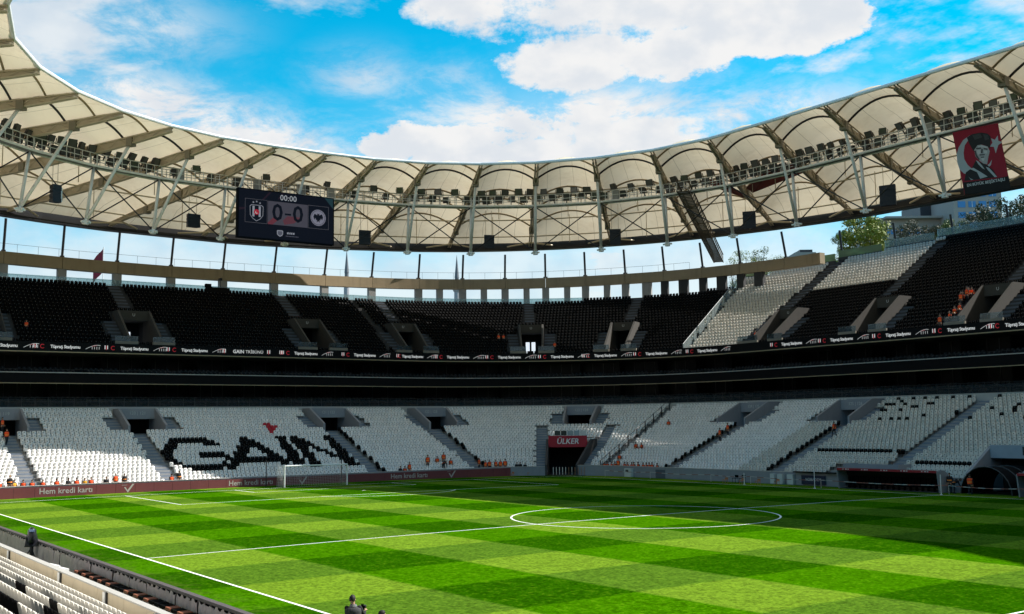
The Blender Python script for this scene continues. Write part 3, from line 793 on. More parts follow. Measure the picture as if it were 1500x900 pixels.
vis = [i for i, (r_, c) in enumerate(allrows) if in_view((r_[0], r_[1], r_[2]+.6), 2)]
vis.sort(key=lambda i: (allrows[i][0][0]-CAM_POS[0])**2+(allrows[i][0][1]-CAM_POS[1])**2)
pick = set(vis[:300]); cache = {}
def seat_parts(c):
    if c in cache: return cache[c]
    def sub(nm, fi):
        m2 = bpy.data.meshes.new(nm); us = sorted({v for f in fi for v in SF[f]}); mp = {v: i for i, v in enumerate(us)}
        m2.from_pydata([tuple(SV[v]) for v in us], [], [tuple(mp[v] for v in SF[f]) for f in fi]); m2.materials.append(PL[c] if nm != 'bracket' else slot_grey); m2.update(); return m2
    me = bpy.data.meshes.new('stadium_seat'); me.from_pydata([tuple(v) for v in SV], [], SF); me.materials.append(PL[c]); me.materials.append(slot_dark if c != 'black' else slot_grey)
    me.polygons.foreach_set('material_index', SM); me.update()
    cache[c] = (me, [('backrest', sub('backrest', range(0, 8))), ('seat_pan', sub('seat_pan', range(8, 13))), ('bracket', sub('bracket', [14]))])
    return cache[c]
for i in vis[:300]:
    r_, c = allrows[i]; me, parts = seat_parts(c); lab = area_label(r_, c); gname = {'white': 'white seats', 'black': 'black seats', 'grey': 'off white seats', 'red': 'red seats'}[c]
    if r_[6] == 'near':
        t = thing('stadium_seat', lab, 'seat', (r_[0], r_[1], r_[2]), r_[3], gname); t.scale = (1.14, 1, 1)
        for nm, m2 in parts: mesh_obj(nm, m2, t)
    else:
        o = mesh_obj('stadium_seat', me); o.location = (r_[0], r_[1], r_[2]); o.rotation_euler = (0, 0, r_[3]); tag(o, lab, 'seat', gname)
rest = [(*r_[:4], CN_.index(c)) for i, (r_, c) in enumerate(allrows) if i not in pick]+[(*r_[:4], 4) for r_ in SEATS['navy']]
tag(seat_bulk('stadium_seats', rest), 'thousands of white and black plastic seats filling the far tiers', 'seats', kind='stuff')
print('SEATS', {k: len(v) for k, v in SEATS.items()}, len(vis))
# ------------------------------------------------------------------ ring beam, pillars, columns
def interp(s, pts):
    s = (s+LT/2) % LT-LT/2
    return float(np.interp(s, [p[0] for p in pts], [p[1] for p in pts]))
def z_beam(s): return interp(s, [(-60, 29.9), (-24.5, 29.8), (-13.8, 29.5), (-2, 29.4), (10.4, 29.5), (24.3, 29.7), (28.5, 30.0), (36.5, 30.5), (41.8, 30.65), (60, 30.7)])
def z_ring(s): return interp(s, [(-60, 34.2), (-25, 33.9), (-12, 33.3), (7, 33.0), (21, 33.4), (27.6, 33.7), (36.6, 34.2), (42.7, 34.4), (58, 34.1), (80, 34.0)])
beam = thing('ring_beam', 'tan concrete ring beam on short pillars behind the black upper seats', 'beam')
BS = stations(-95, 45.6, arc=.6, line=4)
COLS = [-47, -44.5, -41.8, -38.5, -31.5, -24.03, -16.75, -9.52, -2.06, 5.53, 13.43, 21.68, 26.21, 28.22, 30.09, 31.88, 33.58, 35.25, 36.93, 38.58, 40.21, 41.84, 43.84, 45.25, 53.41, 61.96, 70.04, 78.3, 86.5, 95]
bj = [-95]+[c for c in COLS if c < 45]+[45.6]
for i in range(len(bj)-1):
    a, b = bj[i]+(.03/sc(bj[i], 38)), bj[i+1]-(.03/sc(bj[i+1]-.01, 38))
    x = MB(); sweep(x, [(37.5, lambda s: z_beam(s)-1.6), (38.6, lambda s: z_beam(s)-1.6), (38.6, z_beam), (37.5, z_beam)], stations(a, b, arc=.6, line=4)); x.build('beam_segment', concrete_warm, beam)
pil = []
for i, s_ in enumerate(COLS):
    if s_ < 42.5: pil.append((s_, 1.15))
    if 27 < s_ < 42: pil.append((s_+.9 if s_ < 38 else s_+.8, 1.0 if s_ < 36 else 1.5))
for s_, w in pil:
    k_ = sc(s_, 38); hw = w/2/k_
    x = MB(); sweep(x, [(37.62, 24.5), (38.4, 24.5), (38.4, lambda s: z_beam(s)-1.6), (37.62, lambda s: z_beam(s)-1.6)], [s_-hw, s_+hw]); x.build('pillar', concrete if s_ < 38 else concrete_dark, beam)
railing('railing', -46, 40, 38.2, 0, 1.15, 2.6, rail_dark, beam, .02, (1.0,), zfun=z_beam)
# walkway behind the top row, with glass balustrade
swp('walkway', [(36.65, 25.3), (39.5, 25.3), (39.5, 25.5), (36.65, 25.5)], concrete, upper, -60, 35.2)
swp('walkway', [(37.45, 25.8), (39.5, 25.8), (39.5, 26.0), (37.45, 26.0)], concrete, upper, 35.2, 41.6)
swp('balustrade_glass', [(36.95, 25.5), (36.98, 25.5), (36.98, 26.85), (36.95, 26.85)], clear_glass, upper, -60, 35.2)
railing('balustrade_rail', -46, 35, 38.9, 25.5, 1.5, 1.1, mat('rail_pale', (.4, .42, .44), .5), upper, .018, (1.0, .6))
# rear wall and glass along the far side top, stepped up with the rows
for a, b in ((41.6, 42.6), (42.6, 45.2), (45.2, 52), (52, 60), (60, 100)):
    k = up_rows((a+b)/2); o = row_off(UPP, k); z = row_z(UPP, k)
    swp('rear_wall', [(o, z-1.0), (o+.25, z-1.0), (o+.25, z+.45), (o, z+.45)], concrete_dark, upper, a, b-.001)
    swp('balustrade_glass', [(o+.1, z+.45), (o+.14, z+.45), (o+.14, z+1.5), (o+.1, z+1.5)], green_glass if b <= 52 else clear_glass, upper, a, b-.001)
# glass divider stepping down the upper tier, and the railing in the lower corner
x = MB(); st_ = MB()
for k in range(0, 22):
    a, b = P3(41.68, row_off(UPP, k), row_z(UPP, k)), P3(41.68, row_off(UPP, k+1), row_z(UPP, k+1))
    t_ = np.array((.03, .0, 0)); x.add([a+t_*0, b, b+np.array((0, 0, 1.5)), a+np.array((0, 0, 1.5))], [(0, 1, 2, 3)])
    if k % 3 == 0: st_.tube(a, a+np.array((0, 0, 1.55)), .04, n=5)
    st_.tube(a+np.array((0, 0, 1.5)), b+np.array((0, 0, 1.5)), .035, n=5)
x.build('divider_glass', clear_glass, upper); st_.build('divider_frame', mat('rail_pale', (.4, .42, .44), .5), upper)
st_ = MB()
for k in range(0, 25):
    a, b = P3(RAIL_L, row_off(LOW, k), row_z(LOW, k)), P3(RAIL_L, row_off(LOW, k+1), row_z(LOW, k+1))
    if k % 3 == 0: st_.box(a+np.array((0, 0, .7)), (.10, .10, 1.5))
    for h in (.75, 1.4): st_.tube(a+np.array((0, 0, h)), b+np.array((0, 0, h)), .035, n=5)
st_.build('stair_railing', black_steel, lower)
# black columns from beam to roof ring
for s_ in COLS:
    zb = z_beam(s_) if s_ < 44 else row_z(UPP, up_rows(s_))+.3
    o_b = 38.0 if s_ < 44 else row_off(UPP, up_rows(s_))+.8
    t = thing('roof_column', 'slender black steel column carrying the roof ring', 'column', tuple(P3(s_, o_b, zb)), group='black columns under the roof ring')
    x = MB(); x.tube(P3(s_, o_b, zb), P3(s_, 37.0 if s_ < 44 else o_b-.5, z_ring(s_)+.2), .17, n=8); x.build('shaft', black_steel, t)
    x = MB(); p = P3(s_, o_b, zb); x.box(p+np.array((0, 0, .12)), (.5, .5, .24)); x.build('foot', black_steel, t)

# ------------------------------------------------------------------ roof
def rr(s, a, b, r):
    L1, L2, L3 = b-r, r*PI/2, a-r; h = L1+L2+L3; s = s % (4*h); k = int(s//h); t = s-k*h
    if k % 2: t = h-t
    if t < L1: p = (-a, t)
    elif t < L1+L2:
        an = (t-L1)/r; p = (-(a-r)-r*math.cos(an), b-r+r*math.sin(an))
    else: p = (-(a-r)+(t-L1-L2), b)
    return np.array((p[0]*(1 if k in (0, 3) else -1), p[1]*(1 if k in (0, 1) else -1)))
QI = 57.35-33.1+36.75-33.1+33.1*PI/2
OA, OB, OR = 93.0, 72.5, 57.0
PO = 4*(OA-OR+OB-OR)+2*PI*OR
def node_in(k):
    j = (k+.5) % 44; q_ = int(j//11); v = (j-11*q_)/11; sg = -1 if q_ % 2 == 0 else 1
    return rr(q_*QI+QI*(v+sg*.14*math.sin(PI*v)/PI), 57.35, 36.75, 33.1)
def node_out(k): return rr((k+.1)*PO/44, OA, OB, OR)
def ring_z_at(k):
    # roof ring height for a radial, through the bowl path
    p = node_out(k)
    if p[0] < 0 or p[1] > 0:
        if p[1] > CF and p[0] < -CX: s = CF+math.atan2(p[1]-CF, -(p[0]+CX))*R0
        elif p[0] < -CX and p[1] >= CN: s = p[1]
        elif p[1] > 0: s = CF+LA+p[0]+CX
        else: return 34.2
        return z_ring(s)
    return 34.2
def RP(k, f, t=0.0, rise=0.0):
    """roof point: bay k, f from the inner edge (0) to the outer ring (1), t across the bay"""
    a = node_in(k)*(1-f)+node_out(k)*f; zo = ring_z_at(k)+.9
    z0 = 38.0*(1-f)+zo*f
    if t == 0.0 and rise == 0.0: return np.array((a[0], a[1], z0))
    b = node_in(k+1)*(1-f)+node_out(k+1)*f; z1 = 38.0*(1-f)+(ring_z_at(k+1)+.9)*f
    p = a*(1-t)+b*t; w = np.linalg.norm(b-a)
    sh = min(1.0, (f/.07)**.8) if f < .07 else (1.0 if f < .86 else max(0.0, (1-f)/.14)**.5)
    return np.array((p[0], p[1], z0*(1-t)+z1*t+rise*sh*w*.19*4*t*(1-t)))
def membrane_mat():
    m = bpy.data.materials.new('roof_membrane'); m.use_nodes = True; t = m.node_tree; q = NG(t); t.nodes.clear()
    uv = q.n('ShaderNodeUVMap').outputs[0]; sp = q.n('ShaderNodeSeparateXYZ'); t.links.new(uv, sp.inputs[0])
    f = q.m('MODULO', q.m('ADD', q.m('MULTIPLY', sp.outputs[0], 5.0), .5), 1.0)
    d = q.m('ABSOLUTE', q.m('SUBTRACT', f, .5)); seam = q.ss(d, .016, .004)
    co = q.n('ShaderNodeTexCoord').outputs['Object']
    dirt = q.ss(q.m('ADD', q.m('MULTIPLY', q.noise(co, .16, 6, .7), .7), q.m('MULTIPLY', q.noise(co, 1.1, 4, .7), .3)), .42, .66)
    col = q.mix(q.m('MULTIPLY', dirt, .5), (.80, .69, .51, 1), (.62, .50, .34, 1))
    col = q.mix(q.m('MULTIPLY', seam, .75), col, (.22, .17, .10, 1))
    df = q.n('ShaderNodeBsdfDiffuse'); tl = q.n('ShaderNodeBsdfTranslucent'); t.links.new(col, df.inputs[0]); t.links.new(col, tl.inputs[0])
    mx = q.n('ShaderNodeMixShader'); mx.inputs[0].default_value = .235
    t.links.new(df.outputs[0], mx.inputs[1]); t.links.new(tl.outputs[0], mx.inputs[2])
    o = q.n('ShaderNodeOutputMaterial'); t.links.new(mx.outputs[0], o.inputs[0]); return m
membrane = membrane_mat()
roof = thing('stadium_roof', 'cream membrane canopy roof on radial beige girders', 'roof', (0, 0, 34))
FS = [0.0, .075, .16, .32, .52, .74, 1.0]
VIS = range(-9, 15)
def panel(k, f0, f1):
    NT, NF = 8, 3; vs, fs, uv = [], [], []
    for i in range(NF+1):
        f = f0+(f1-f0)*i/NF; sag = -.10*math.sin(PI*i/NF) if f0 > 0 else 0.0
        for j in range(NT+1):
            t = j/NT; p = RP(k, f, t, 1.0) if 0 < j < NT else (RP(k, f) if j == 0 else RP(k+1, f))
            p = p.copy(); p[2] += .16+sag*math.sin(PI*t); vs.append(p-np.array((0, 0, 34))); uv.append((t, f))
    for i in range(NF):
        for j in range(NT):
            a = i*(NT+1)+j; fs.append((a, a+1, a+NT+2, a+NT+1))
    me = bpy.data.meshes.new('membrane_panel'); me.from_pydata([tuple(map(float, v)) for v in vs], [], fs); me.materials.append(membrane)
    me.polygons.foreach_set('use_smooth', [True]*len(fs))
    ul = me.uv_layers.new(name='UVMap')
    for l in me.loops: ul.data[l.index].uv = uv[l.vertex_index]
    mesh_obj('membrane_panel', me, roof)
rib_tan = mat('rib_tan', (.27, .205, .12), .6, .15, .8)
FC, FN, FU = .262, .285, .135          # catwalk, lower node, upper strut head (fractions along the girder)
ZC, ZN = 35.0, 29.0
def catpt(k, dz=0.0, f=FC): 
    p = node_in(k)*(1-f)+node_out(k)*f; return np.array((p[0], p[1], ZC+dz))
def lowpt(k):
    p = node_in(k)*(1-FN)+node_out(k)*FN; return np.array((p[0], p[1], ZN))
for k in range(-22, 22):
    vis = k in VIS
    if vis:
        for f0, f1 in zip(FS[:-1], FS[1:]): panel(k, f0, f1)
    else:
        for f0, f1 in ((0.0, .16), (.16, 1.0)): panel(k, f0, f1)
    # inner edge tube and girder
    x = MB(); a, b = RP(k, 0), RP(k+1, 0); x.tube(a+np.array((0, 0, .22)), b+np.array((0, 0, .22)), .19, n=8); x.build('edge_tube', white_paint, roof)
    p, q_ = RP(k, 0.0), RP(k, 1.0); d = q_-p; w = np.cross(d/np.linalg.norm(d), (0, 0, 1)); w /= np.linalg.norm(w)
    if vis:
        x = MB(); N = 14          # tapered box girder: flanges and perforated webs
        hgt = lambda f: .38+.62*math.sin(PI*min(1, max(0, f*1.15)))**.8
        for sg in (-1, 1):
            for i in range(N):
                f0, f1 = i/N, (i+1)/N
                A_0, A_1 = p+d*f0, p+d*f1
                top0, top1 = A_0+w*sg*.16, A_1+w*sg*.16
                b0_, b1_ = top0-np.array((0, 0, hgt(f0))), top1-np.array((0, 0, hgt(f1)))
                # chords
                x.tube(top0, top1, .09, n=5, caps=False); x.tube(b0_, b1_, .10, n=5, caps=False)
                x.tube(b0_, b1_*.5+b0_*.5+(top1-b1_)*1.0*.5+(top0-b0_)*.5, .06, n=4, caps=False)
                x.tube(top0*.5+top1*.5, b1_, .06, n=4, caps=False)
                off_ = np.array((w*sg*.16)); x.add([top0-w*sg*.06-np.array((0, 0, .12)), top1-w*sg*.06-np.array((0, 0, .12)), b1_-w*sg*.06, b0_-w*sg*.06], [(0, 1, 2, 3)])
        x.build('girder', beige_steel, roof)
        m_ = MB()
        for f_ in (FU, .30, .52, .74): 
            c_ = p+d*f_; m_.box(c_-np.array((0, 0, .55)), (.75, .75, .9), math.atan2(d[1], d[0]))
        m_.build('girder_node', mat('node_steel', (.22, .19, .14), .55), roof)
    else:
        x = MB(); x.tube(p-np.array((0, 0, .3)), q_-np.array((0, 0, .3)), .35, n=6); x.build('girder', beige_steel, roof)
    if not vis: continue
    # arch ribs and straight ring ties
    for f_, mt, r_ in ((.075, rib_tan, .11), (.16, black_steel, .12), (.40, rib_tan, .12), (.52, rib_tan, .12), (.74, rib_tan, .12)):
        x = MB(); x.path([RP(k, f_, t, 1.0)-np.array((0, 0, .02)) if 0 < t < 1 else (RP(k, f_) if t == 0 else RP(k+1, f_)) for t in np.linspace(0, 1, 13)], r_, 6); x.build('arch_rib', mt, roof, smooth=True)
    for f_ in (.30, .62, .86):
        x = MB(); x.tube(RP(k, f_)-np.array((0, 0, .25)), RP(k+1, f_)-np.array((0, 0, .25)), .09, n=6); x.build('ring_tie', beige_steel, roof)
    # struts down to the lower node, crossing cables
    n_ = lowpt(k); c_ = catpt(k)
    x = MB(); x.tube(n_, c_-np.array((0, 0, .1)), .17, n=8); x.build('strut', steel, roof, smooth=True)
    x = MB(); x.tube(n_, RP(k, FU)-np.array((0, 0, .5)), .17, n=8); x.build('strut', steel, roof, smooth=True)
    x = MB(); x.tube(n_-np.array((0, 0, .35)), n_+np.array((0, 0, .3)), .34, .25, n=8)
    for a_ in range(4):
        an = a_*PI/2+.4; x.tube(n_, n_+np.array((math.cos(an)*.6, math.sin(an)*.6, -.1)), .12, n=5)
    x.build('node_casting', steel, roof)
    n1, c1 = lowpt(k+1), catpt(k+1)
    for a_, b_ in ((n_, c1), (n1, c_)):
        x = MB(); x.tube(a_, b_-np.array((0, 0, .15)), .075, n=5); x.build('cable', black_steel, roof)
    # V props at the outer end and thin hangers
    for f_ in (.46, .80):
        p0 = RP(k, f_, .5, 1.0); x = MB(); x.tube(p0, p0-np.array((0, 0, 3.6 if f_ < .5 else 4.2)), .055, n=5); x.build('hanger', beige_light, roof)
    e = RP(k, .90)-np.array((0, 0, .8))
    for kk in (k-.28, k+.28):
        o_ = node_out(kk); x = MB(); x.tube(e, (o_[0], o_[1], ring_z_at(kk)+.5), .13, n=6); x.build('prop', beige_light, roof)
# dark outer ring under the membrane
ROS = [(k/3) for k in range(-66, 67)]
x = MB(); b = 0
for i, kk in enumerate(ROS):
    o_ = node_out(kk); c = np.linalg.norm(o_); u_ = o_/c; z = ring_z_at(kk)
    for d_, dz_ in ((0.2, 0.0), (1.6, 0.0), (1.6, 1.5), (0.2, 1.5)): x.v.append((o_[0]+u_[0]*d_, o_[1]+u_[1]*d_, z+dz_))
for i in range(len(ROS)-1):
    for j in range(4): x.f.append((4*i+j, 4*i+(j+1) % 4, 4*i+4+(j+1) % 4, 4*i+4+j)); x.mi.append(0)
x.build('outer_ring', black_steel, roof)
x = MB()
pts = []
for kk in ROS:
    o_ = node_out(kk); u_ = o_/np.linalg.norm(o_); pts.append((o_[0]-u_[0]*1.0, o_[1]-u_[1]*1.0, ring_z_at(kk)-.05))
x.path(pts, .10, 6); x.build('service_pipe', black_steel, roof)
# catwalk
cat = thing('catwalk', 'grey steel lighting catwalk hung under the roof with white railings', 'walkway', (0, 0, ZC))
for k in VIS:
    a, b = catpt(k), catpt(k+1); d = b-a; L = np.linalg.norm(d); d /= L; w = np.cross(d, (0, 0, 1))
    x = MB(); x.obox(a-w*.55-np.array((0, 0, .12)), d*L, w*1.1, (0, 0, .12)); x.build('deck', mat('deck_grating', (.20, .20, .20), .6), cat)
    x = MB()
    for sg in (-1, 1):
        x.tube(a+w*sg*.58-np.array((0, 0, .1)), b+w*sg*.58-np.array((0, 0, .1)), .13, n=6)
    x.build('edge_beam', steel, cat)
    x = MB(); n_ = int(L/.95)
    for sg in (-1, 1):
        for i in range(n_+1):
            p = a+d*L*i/n_+w*sg*.55; x.tube(p, p+np.array((0, 0, 1.25)), .045, n=5)
        for h in (.65, 1.25): x.tube(a+w*sg*.55+np.array((0, 0, h)), b+w*sg*.55+np.array((0, 0, h)), .045, n=5)
    x.build('railing', mat('rail_white', (.62, .63, .63), .5), cat)
# ------------------------------------------------------------------ lamps, loudspeakers, scoreboard, banner under the roof
lamp_black = mat('lamp_housing', (.02, .021, .022), .5, .2, 3)
lamp_glass = mat('lamp_glass', (.10, .105, .11), .2, .1, 3)
def lamp_proto():
    t = thing('floodlight', 'x', 'floodlight', (0, 0, 0))
    x = MB(); x.add([(-.36, -.10, -.34), (.36, -.10, -.34), (.36, -.10, .34), (-.36, -.10, .34), (-.26, .22, -.24), (.26, .22, -.24), (.26, .22, .24), (-.26, .22, .24)],
                    [(0, 1, 2, 3), (7, 6, 5, 4), (0, 4, 5, 1), (1, 5, 6, 2), (2, 6, 7, 3), (3, 7, 4, 0)]); 
    me = x.build('housing', lamp_black, t, world=False)
    x = MB(); x.add([(-.31, -.108, -.29), (.31, -.108, -.29), (.31, -.108, .29), (-.31, -.108, .29)], [(0, 1, 2, 3)]); x.build('lens', lamp_glass, t, world=False)
    x = MB(); x.box((-.42, .05, -.15), (.05, .10, .5)); x.box((.42, .05, -.15), (.05, .10, .5)); x.box((0, .05, -.42), (.89, .10, .05)); x.box((0, .05, -.62), (.08, .08, .4)); x.build('yoke', rail_dark, t, world=False)
    return t
lamp0 = lamp_proto(); used = False
LAMPS = {-7: 6, -6: 8, -5: 10, -4: 12, -3: 10, -2: 3, -1: 2, 0: 2, 1: 4, 2: 7, 3: 10, 4: 9, 5: 7, 6: 10, 7: 12, 8: 12, 9: 10, 10: 11, 11: 11, 12: 6}
where = {-7: 'at the far left under the roof', -6: 'at the left edge of the catwalk', -5: 'in the leftmost dense cluster', -4: 'in the dense cluster left of the scoreboard', -3: 'nearest the scoreboard on its left',
         -2: 'just left of the scoreboard', -1: 'above the left half of the scoreboard', 0: 'above the right half of the scoreboard', 1: 'just right of the scoreboard', 2: 'two bays right of the scoreboard', 3: 'in the cluster left of centre', 4: 'in the cluster at mid picture', 5: 'beside the grey cabinets',
         6: 'in the cluster right of centre', 7: 'above the red draped cloth', 8: 'two bays right of the red cloth', 9: 'midway between red cloth and portrait banner', 10: 'left of the portrait banner', 11: 'above the portrait banner', 12: 'right of the portrait banner'}
rl = random.Random(3)
for k, n in LAMPS.items():
    a, b = catpt(k), catpt(k+1); d = b-a; L = np.linalg.norm(d[:2]); ang0 = math.atan2(d[1], d[0])
    for i in range(n):
        f_ = (i+.6+rl.uniform(-.2, .2))/(n+.3); tier = i % 2
        p = a+d*f_; inn = np.array((-d[1], d[0], 0))/L
        if np.dot(inn[:2], -p[:2]) < 0: inn = -inn
        lp = p+inn*(.25 if tier else -.2)+np.array((0, 0, .95+.75*tier+rl.uniform(-.1, .15)))
        o = lamp0 if not used else copy_tree(lamp0); used = True
        rz = math.atan2(inn[1], inn[0])+PI/2+rl.uniform(-.5, .5)
        o.location = lp; o.rotation_euler = (rl.uniform(.25, .6), 0, rz); s_ = rl.uniform(1.05, 1.45); o.scale = (s_,)*3
        o['label'] = 'black square floodlight on the catwalk '+where[k]; o['group'] = 'floodlights on the catwalk'
# grey control cabinets along the catwalk
cab = mat('cabinet_grey', (.33, .34, .34), .6, .12, 2)
ci = 0
for k, f_, lab in ((-2, .3, 'grey electrical cabinet on catwalk left of the scoreboard'), (-1, .5, 'grey electrical cabinet on catwalk above scoreboard, left one'), (0, .2, 'grey electrical cabinet on catwalk above scoreboard, middle one'), (0, .7, 'grey electrical cabinet on catwalk above scoreboard, right one'),
                   (5, .25, 'grey electrical cabinet on catwalk right of mid picture'), (9, .9, 'grey electrical cabinet on catwalk well left of portrait banner'), (11, .9, 'grey electrical cabinet on catwalk right of the portrait banner')):
    p = catpt(k)*(1-f_)+catpt(k+1)*f_; d = catpt(k+1)-catpt(k)
    t = thing('cabinet', lab, 'cabinet', tuple(p), group='cabinets on the catwalk'); t.rotation_euler = (0, 0, math.atan2(d[1], d[0]))
    x = MB(); x.box((0, 0, .7), (.9, .45, 1.3)); x.build('body', cab, t, world=False)
    x = MB(); x.box((-.23, -.235, .7), (.40, .02, 1.2)); x.build('door', cab, t, world=False); x = MB(); x.box((.23, -.235, .7), (.40, .02, 1.2)); x.build('door', cab, t, world=False)
# loudspeakers
spk = mat('speaker_navy', (.016, .019, .028), .6, .2, 2)
for px_, py_, pz_, w, h, lab in ((-62.6, -25.3, 31.2, 1.0, 1.9, 'black and white loudspeaker hanging at the far left under the roof'), (-70.2, -8.0, 31.2, 1.6, 1.6, 'dark loudspeaker hanging left of the scoreboard'),
        (-70.4, 15.0, 31.2, 1.6, 1.9, 'dark loudspeaker hanging just right of the scoreboard'), (-64.8, 31.0, 31.2, 1.4, 1.8, 'dark loudspeaker hanging left of mid picture'), (-53.0, 43.4, 31.2, 1.5, 2.1, 'dark loudspeaker hanging right of mid picture'),
        (-34.8, 49.6, 31.2, 1.6, 2.1, 'dark loudspeaker hanging beyond the red draped cloth'), (-16.3, 51.8, 31.2, 1.8, 2.3, 'dark loudspeaker hanging left of the portrait banner')):
    p = np.array((px_, py_, pz_)); t = thing('loudspeaker', lab, 'loudspeaker', (px_, py_, pz_-h/2), group='loudspeakers under the roof')
    t.rotation_euler = (0, 0, math.atan2(-py_, -px_)+PI/2)
    x = MB(); n_ = 4          # gently curved line array
    for i in range(n_):
        zc = h*(n_-i-.5)/n_; y0 = .08*((i-1.5)**2)*.5
        x.add([(-w/2, -.35-y0, zc-h/n_/2+.01), (w/2, -.35-y0, zc-h/n_/2+.01), (w/2, -.35-y0, zc+h/n_/2-.01), (-w/2, -.35-y0, zc+h/n_/2-.01), (-w*.4, .35, zc-h/n_/2+.04), (w*.4, .35, zc-h/n_/2+.04), (w*.4, .35, zc+h/n_/2-.04), (-w*.4, .35, zc+h/n_/2-.04)],
              [(0, 1, 2, 3), (7, 6, 5, 4), (0, 4, 5, 1), (1, 5, 6, 2), (2, 6, 7, 3), (3, 7, 4, 0)])
    x.build('cabinet_stack', spk, t, world=False)
    x = MB(); x.tube((-w*.3, 0, h), (-w*.3, 0, h+3.4), .03, n=5); x.tube((w*.3, 0, h), (w*.3, 0, h+3.4), .03, n=5); x.build('hanging_rod', beige_light, t, world=False)
    if px_ == -62.6:
        x = MB(); x.box((.62, .1, h*.5), (.28, .6, h*.8)); x.build('side_panel', white_paint, t, world=False)

# scoreboard, plane X = -65.6 facing +X; right = +Y
SBX = -61.5
sb = thing('scoreboard', 'large black scoreboard hanging from catwalk showing nil nil with two crests', 'scoreboard', (SBX-.3, .28, 28.2))
x = MB(); x.box((SBX-.3, .28, 31.08), (.6, 12.09, 5.78)); x.build('casing', mat('board_casing', (.006, .007, .010), .8, .2, 1, spec=.05), sb)
def SB(u, v): return np.array((SBX+.006, -5.77+u*.967, 33.97-v*.963))
DISP = None
def sbpoly(pts, mt, name, lift=0.0):
    m = MB(); n = len(pts); m.add([SB(*p)+np.array((lift, 0, 0)) for p in pts], [tuple(range(n))]); return m.build(name, mt, DISP or sb)
def scr(name, col, e=.5): return mat('scr_'+name, tuple(c*.5 for c in col), .8, .03, spec=.04, emit=(col, e*.8))
def circ(cu, cv, r_, n=28, a0=0, a1=2*PI): return [(cu+r_*math.cos(a0+(a1-a0)*i/n), cv+r_*math.sin(a0+(a1-a0)*i/n)) for i in range(n)]
dk, md, lt_, rd, wh = scr('dark', (.006, .008, .014)), scr('grey', (.10, .10, .13), .45), scr('pale', (.26, .26, .30), .5), scr('red', (.45, .02, .04), .4), scr('white', (.5, .5, .5), .5)
fl = scr('frame', (.13, .12, .14), .4)
DISP = sbpoly([(.15, .12), (12.35, .12), (12.35, 5.85), (.15, 5.85)], dk, 'display')
for q_ in ([(.15, 2.4), (.9, 2.3), (.9, 2.55), (.15, 2.7)], [(3.0, 1.2), (3.9, .2), (4.2, .2), (3.3, 1.2)], [(5.0, .9), (5.6, .15), (5.8, .15), (5.2, .95)]): sbpoly(q_, scr('streak', (.025, .015, .025), .4), 'streak', .003)
sbpoly([(11.2, .12), (12.35, .12), (12.35, 1.4)], scr('teal', (.02, .05, .06), .4), 'streak', .003)
for (u0, v0, u1, v1) in ((.9, 1.22, 3.7, 4.1), (9.0, 1.22, 11.75, 4.1)):
    for q_ in ([(u0, v0), (u1, v0), (u1, v0+.035), (u0, v0+.035)], [(u0, v1-.035), (u1, v1-.035), (u1, v1), (u0, v1)], [(u0, v0), (u0+.035, v0), (u0+.035, v1), (u0, v1)], [(u1-.035, v0), (u1, v0), (u1, v1), (u1-.035, v1)]): sbpoly(q_, fl, 'frame_line', .004)
sbpoly([(3.78, 1.25), (8.95, 1.25), (8.95, 4.1), (3.78, 4.1)], scr('score_field', (.060, .056, .072), .55), 'score_panel', .004)
sbpoly([(3.78, 4.1), (3.78, 3.9), (4.5, 3.2), (5.4, 3.2), (4.4, 4.1)], scr('score_red', (.16, .04, .055), .4), 'score_panel', .006)
sbpoly([(5.7, 3.5), (6.3, 2.9), (8.0, 2.9), (7.2, 3.7), (5.9, 4.0)], scr('score_red2', (.13, .045, .06), .4), 'score_panel', .006)
RY, UZ = (0, 1, 0), (0, 0, 1)
for u_ in (5.0, 7.66):
    place_text('0', 2.75, SB(u_, 2.66)+np.array((.012, 0, 0)), RY, UZ, dk, DISP, bold=.05)
sbpoly([(5.95, 2.58), (6.75, 2.58), (6.75, 2.80), (5.95, 2.80)], dk, 'dash', .012)
place_text('00:00', .95, SB(6.4, .72)+np.array((.008, 0, 0)), RY, UZ, scr('clock', (.42, .42, .45), .45), DISP)
# left crest: shield of black and white stripes with a red disc, three stars
def shield(cu, cv, w, h): return [(cu-w, cv-h*.75), (cu-w*.75, cv-h*.9), (cu+w*.75, cv-h*.9), (cu+w, cv-h*.75), (cu+w*.95, cv+h*.3), (cu+w*.6, cv+h*.7), (cu, cv+h), (cu-w*.6, cv+h*.7), (cu-w*.95, cv+h*.3)]
sbpoly(shield(2.35, 2.85, .86, 1.05), lt_, 'crest', .006); sbpoly(shield(2.35, 2.85, .80, .98), dk, 'crest', .009)
for u0 in (-.52, .26): sbpoly([(2.35+u0, 2.05), (2.35+u0+.26, 2.05), (2.35+u0+.26, 3.35), (2.35+u0, 3.35)], lt_, 'crest_stripe', .012)
sbpoly(circ(2.35, 2.78, .34), rd, 'crest_disc', .015); sbpoly(circ(2.35, 2.80, .17), wh, 'crest_moon', .018); sbpoly(circ(2.39, 2.76, .14), rd, 'crest_moon', .021)
for u0, v0 in ((-.42, 1.62), (0, 1.5), (.42, 1.66)):
    st = []
    for i in range(10):
        r_ = .15 if i % 2 == 0 else .065; an = -PI/2+i*PI/5; st.append((2.35+u0+r_*math.cos(an), v0+r_*math.sin(an)))
    sbpoly(st, lt_, 'star', .008)
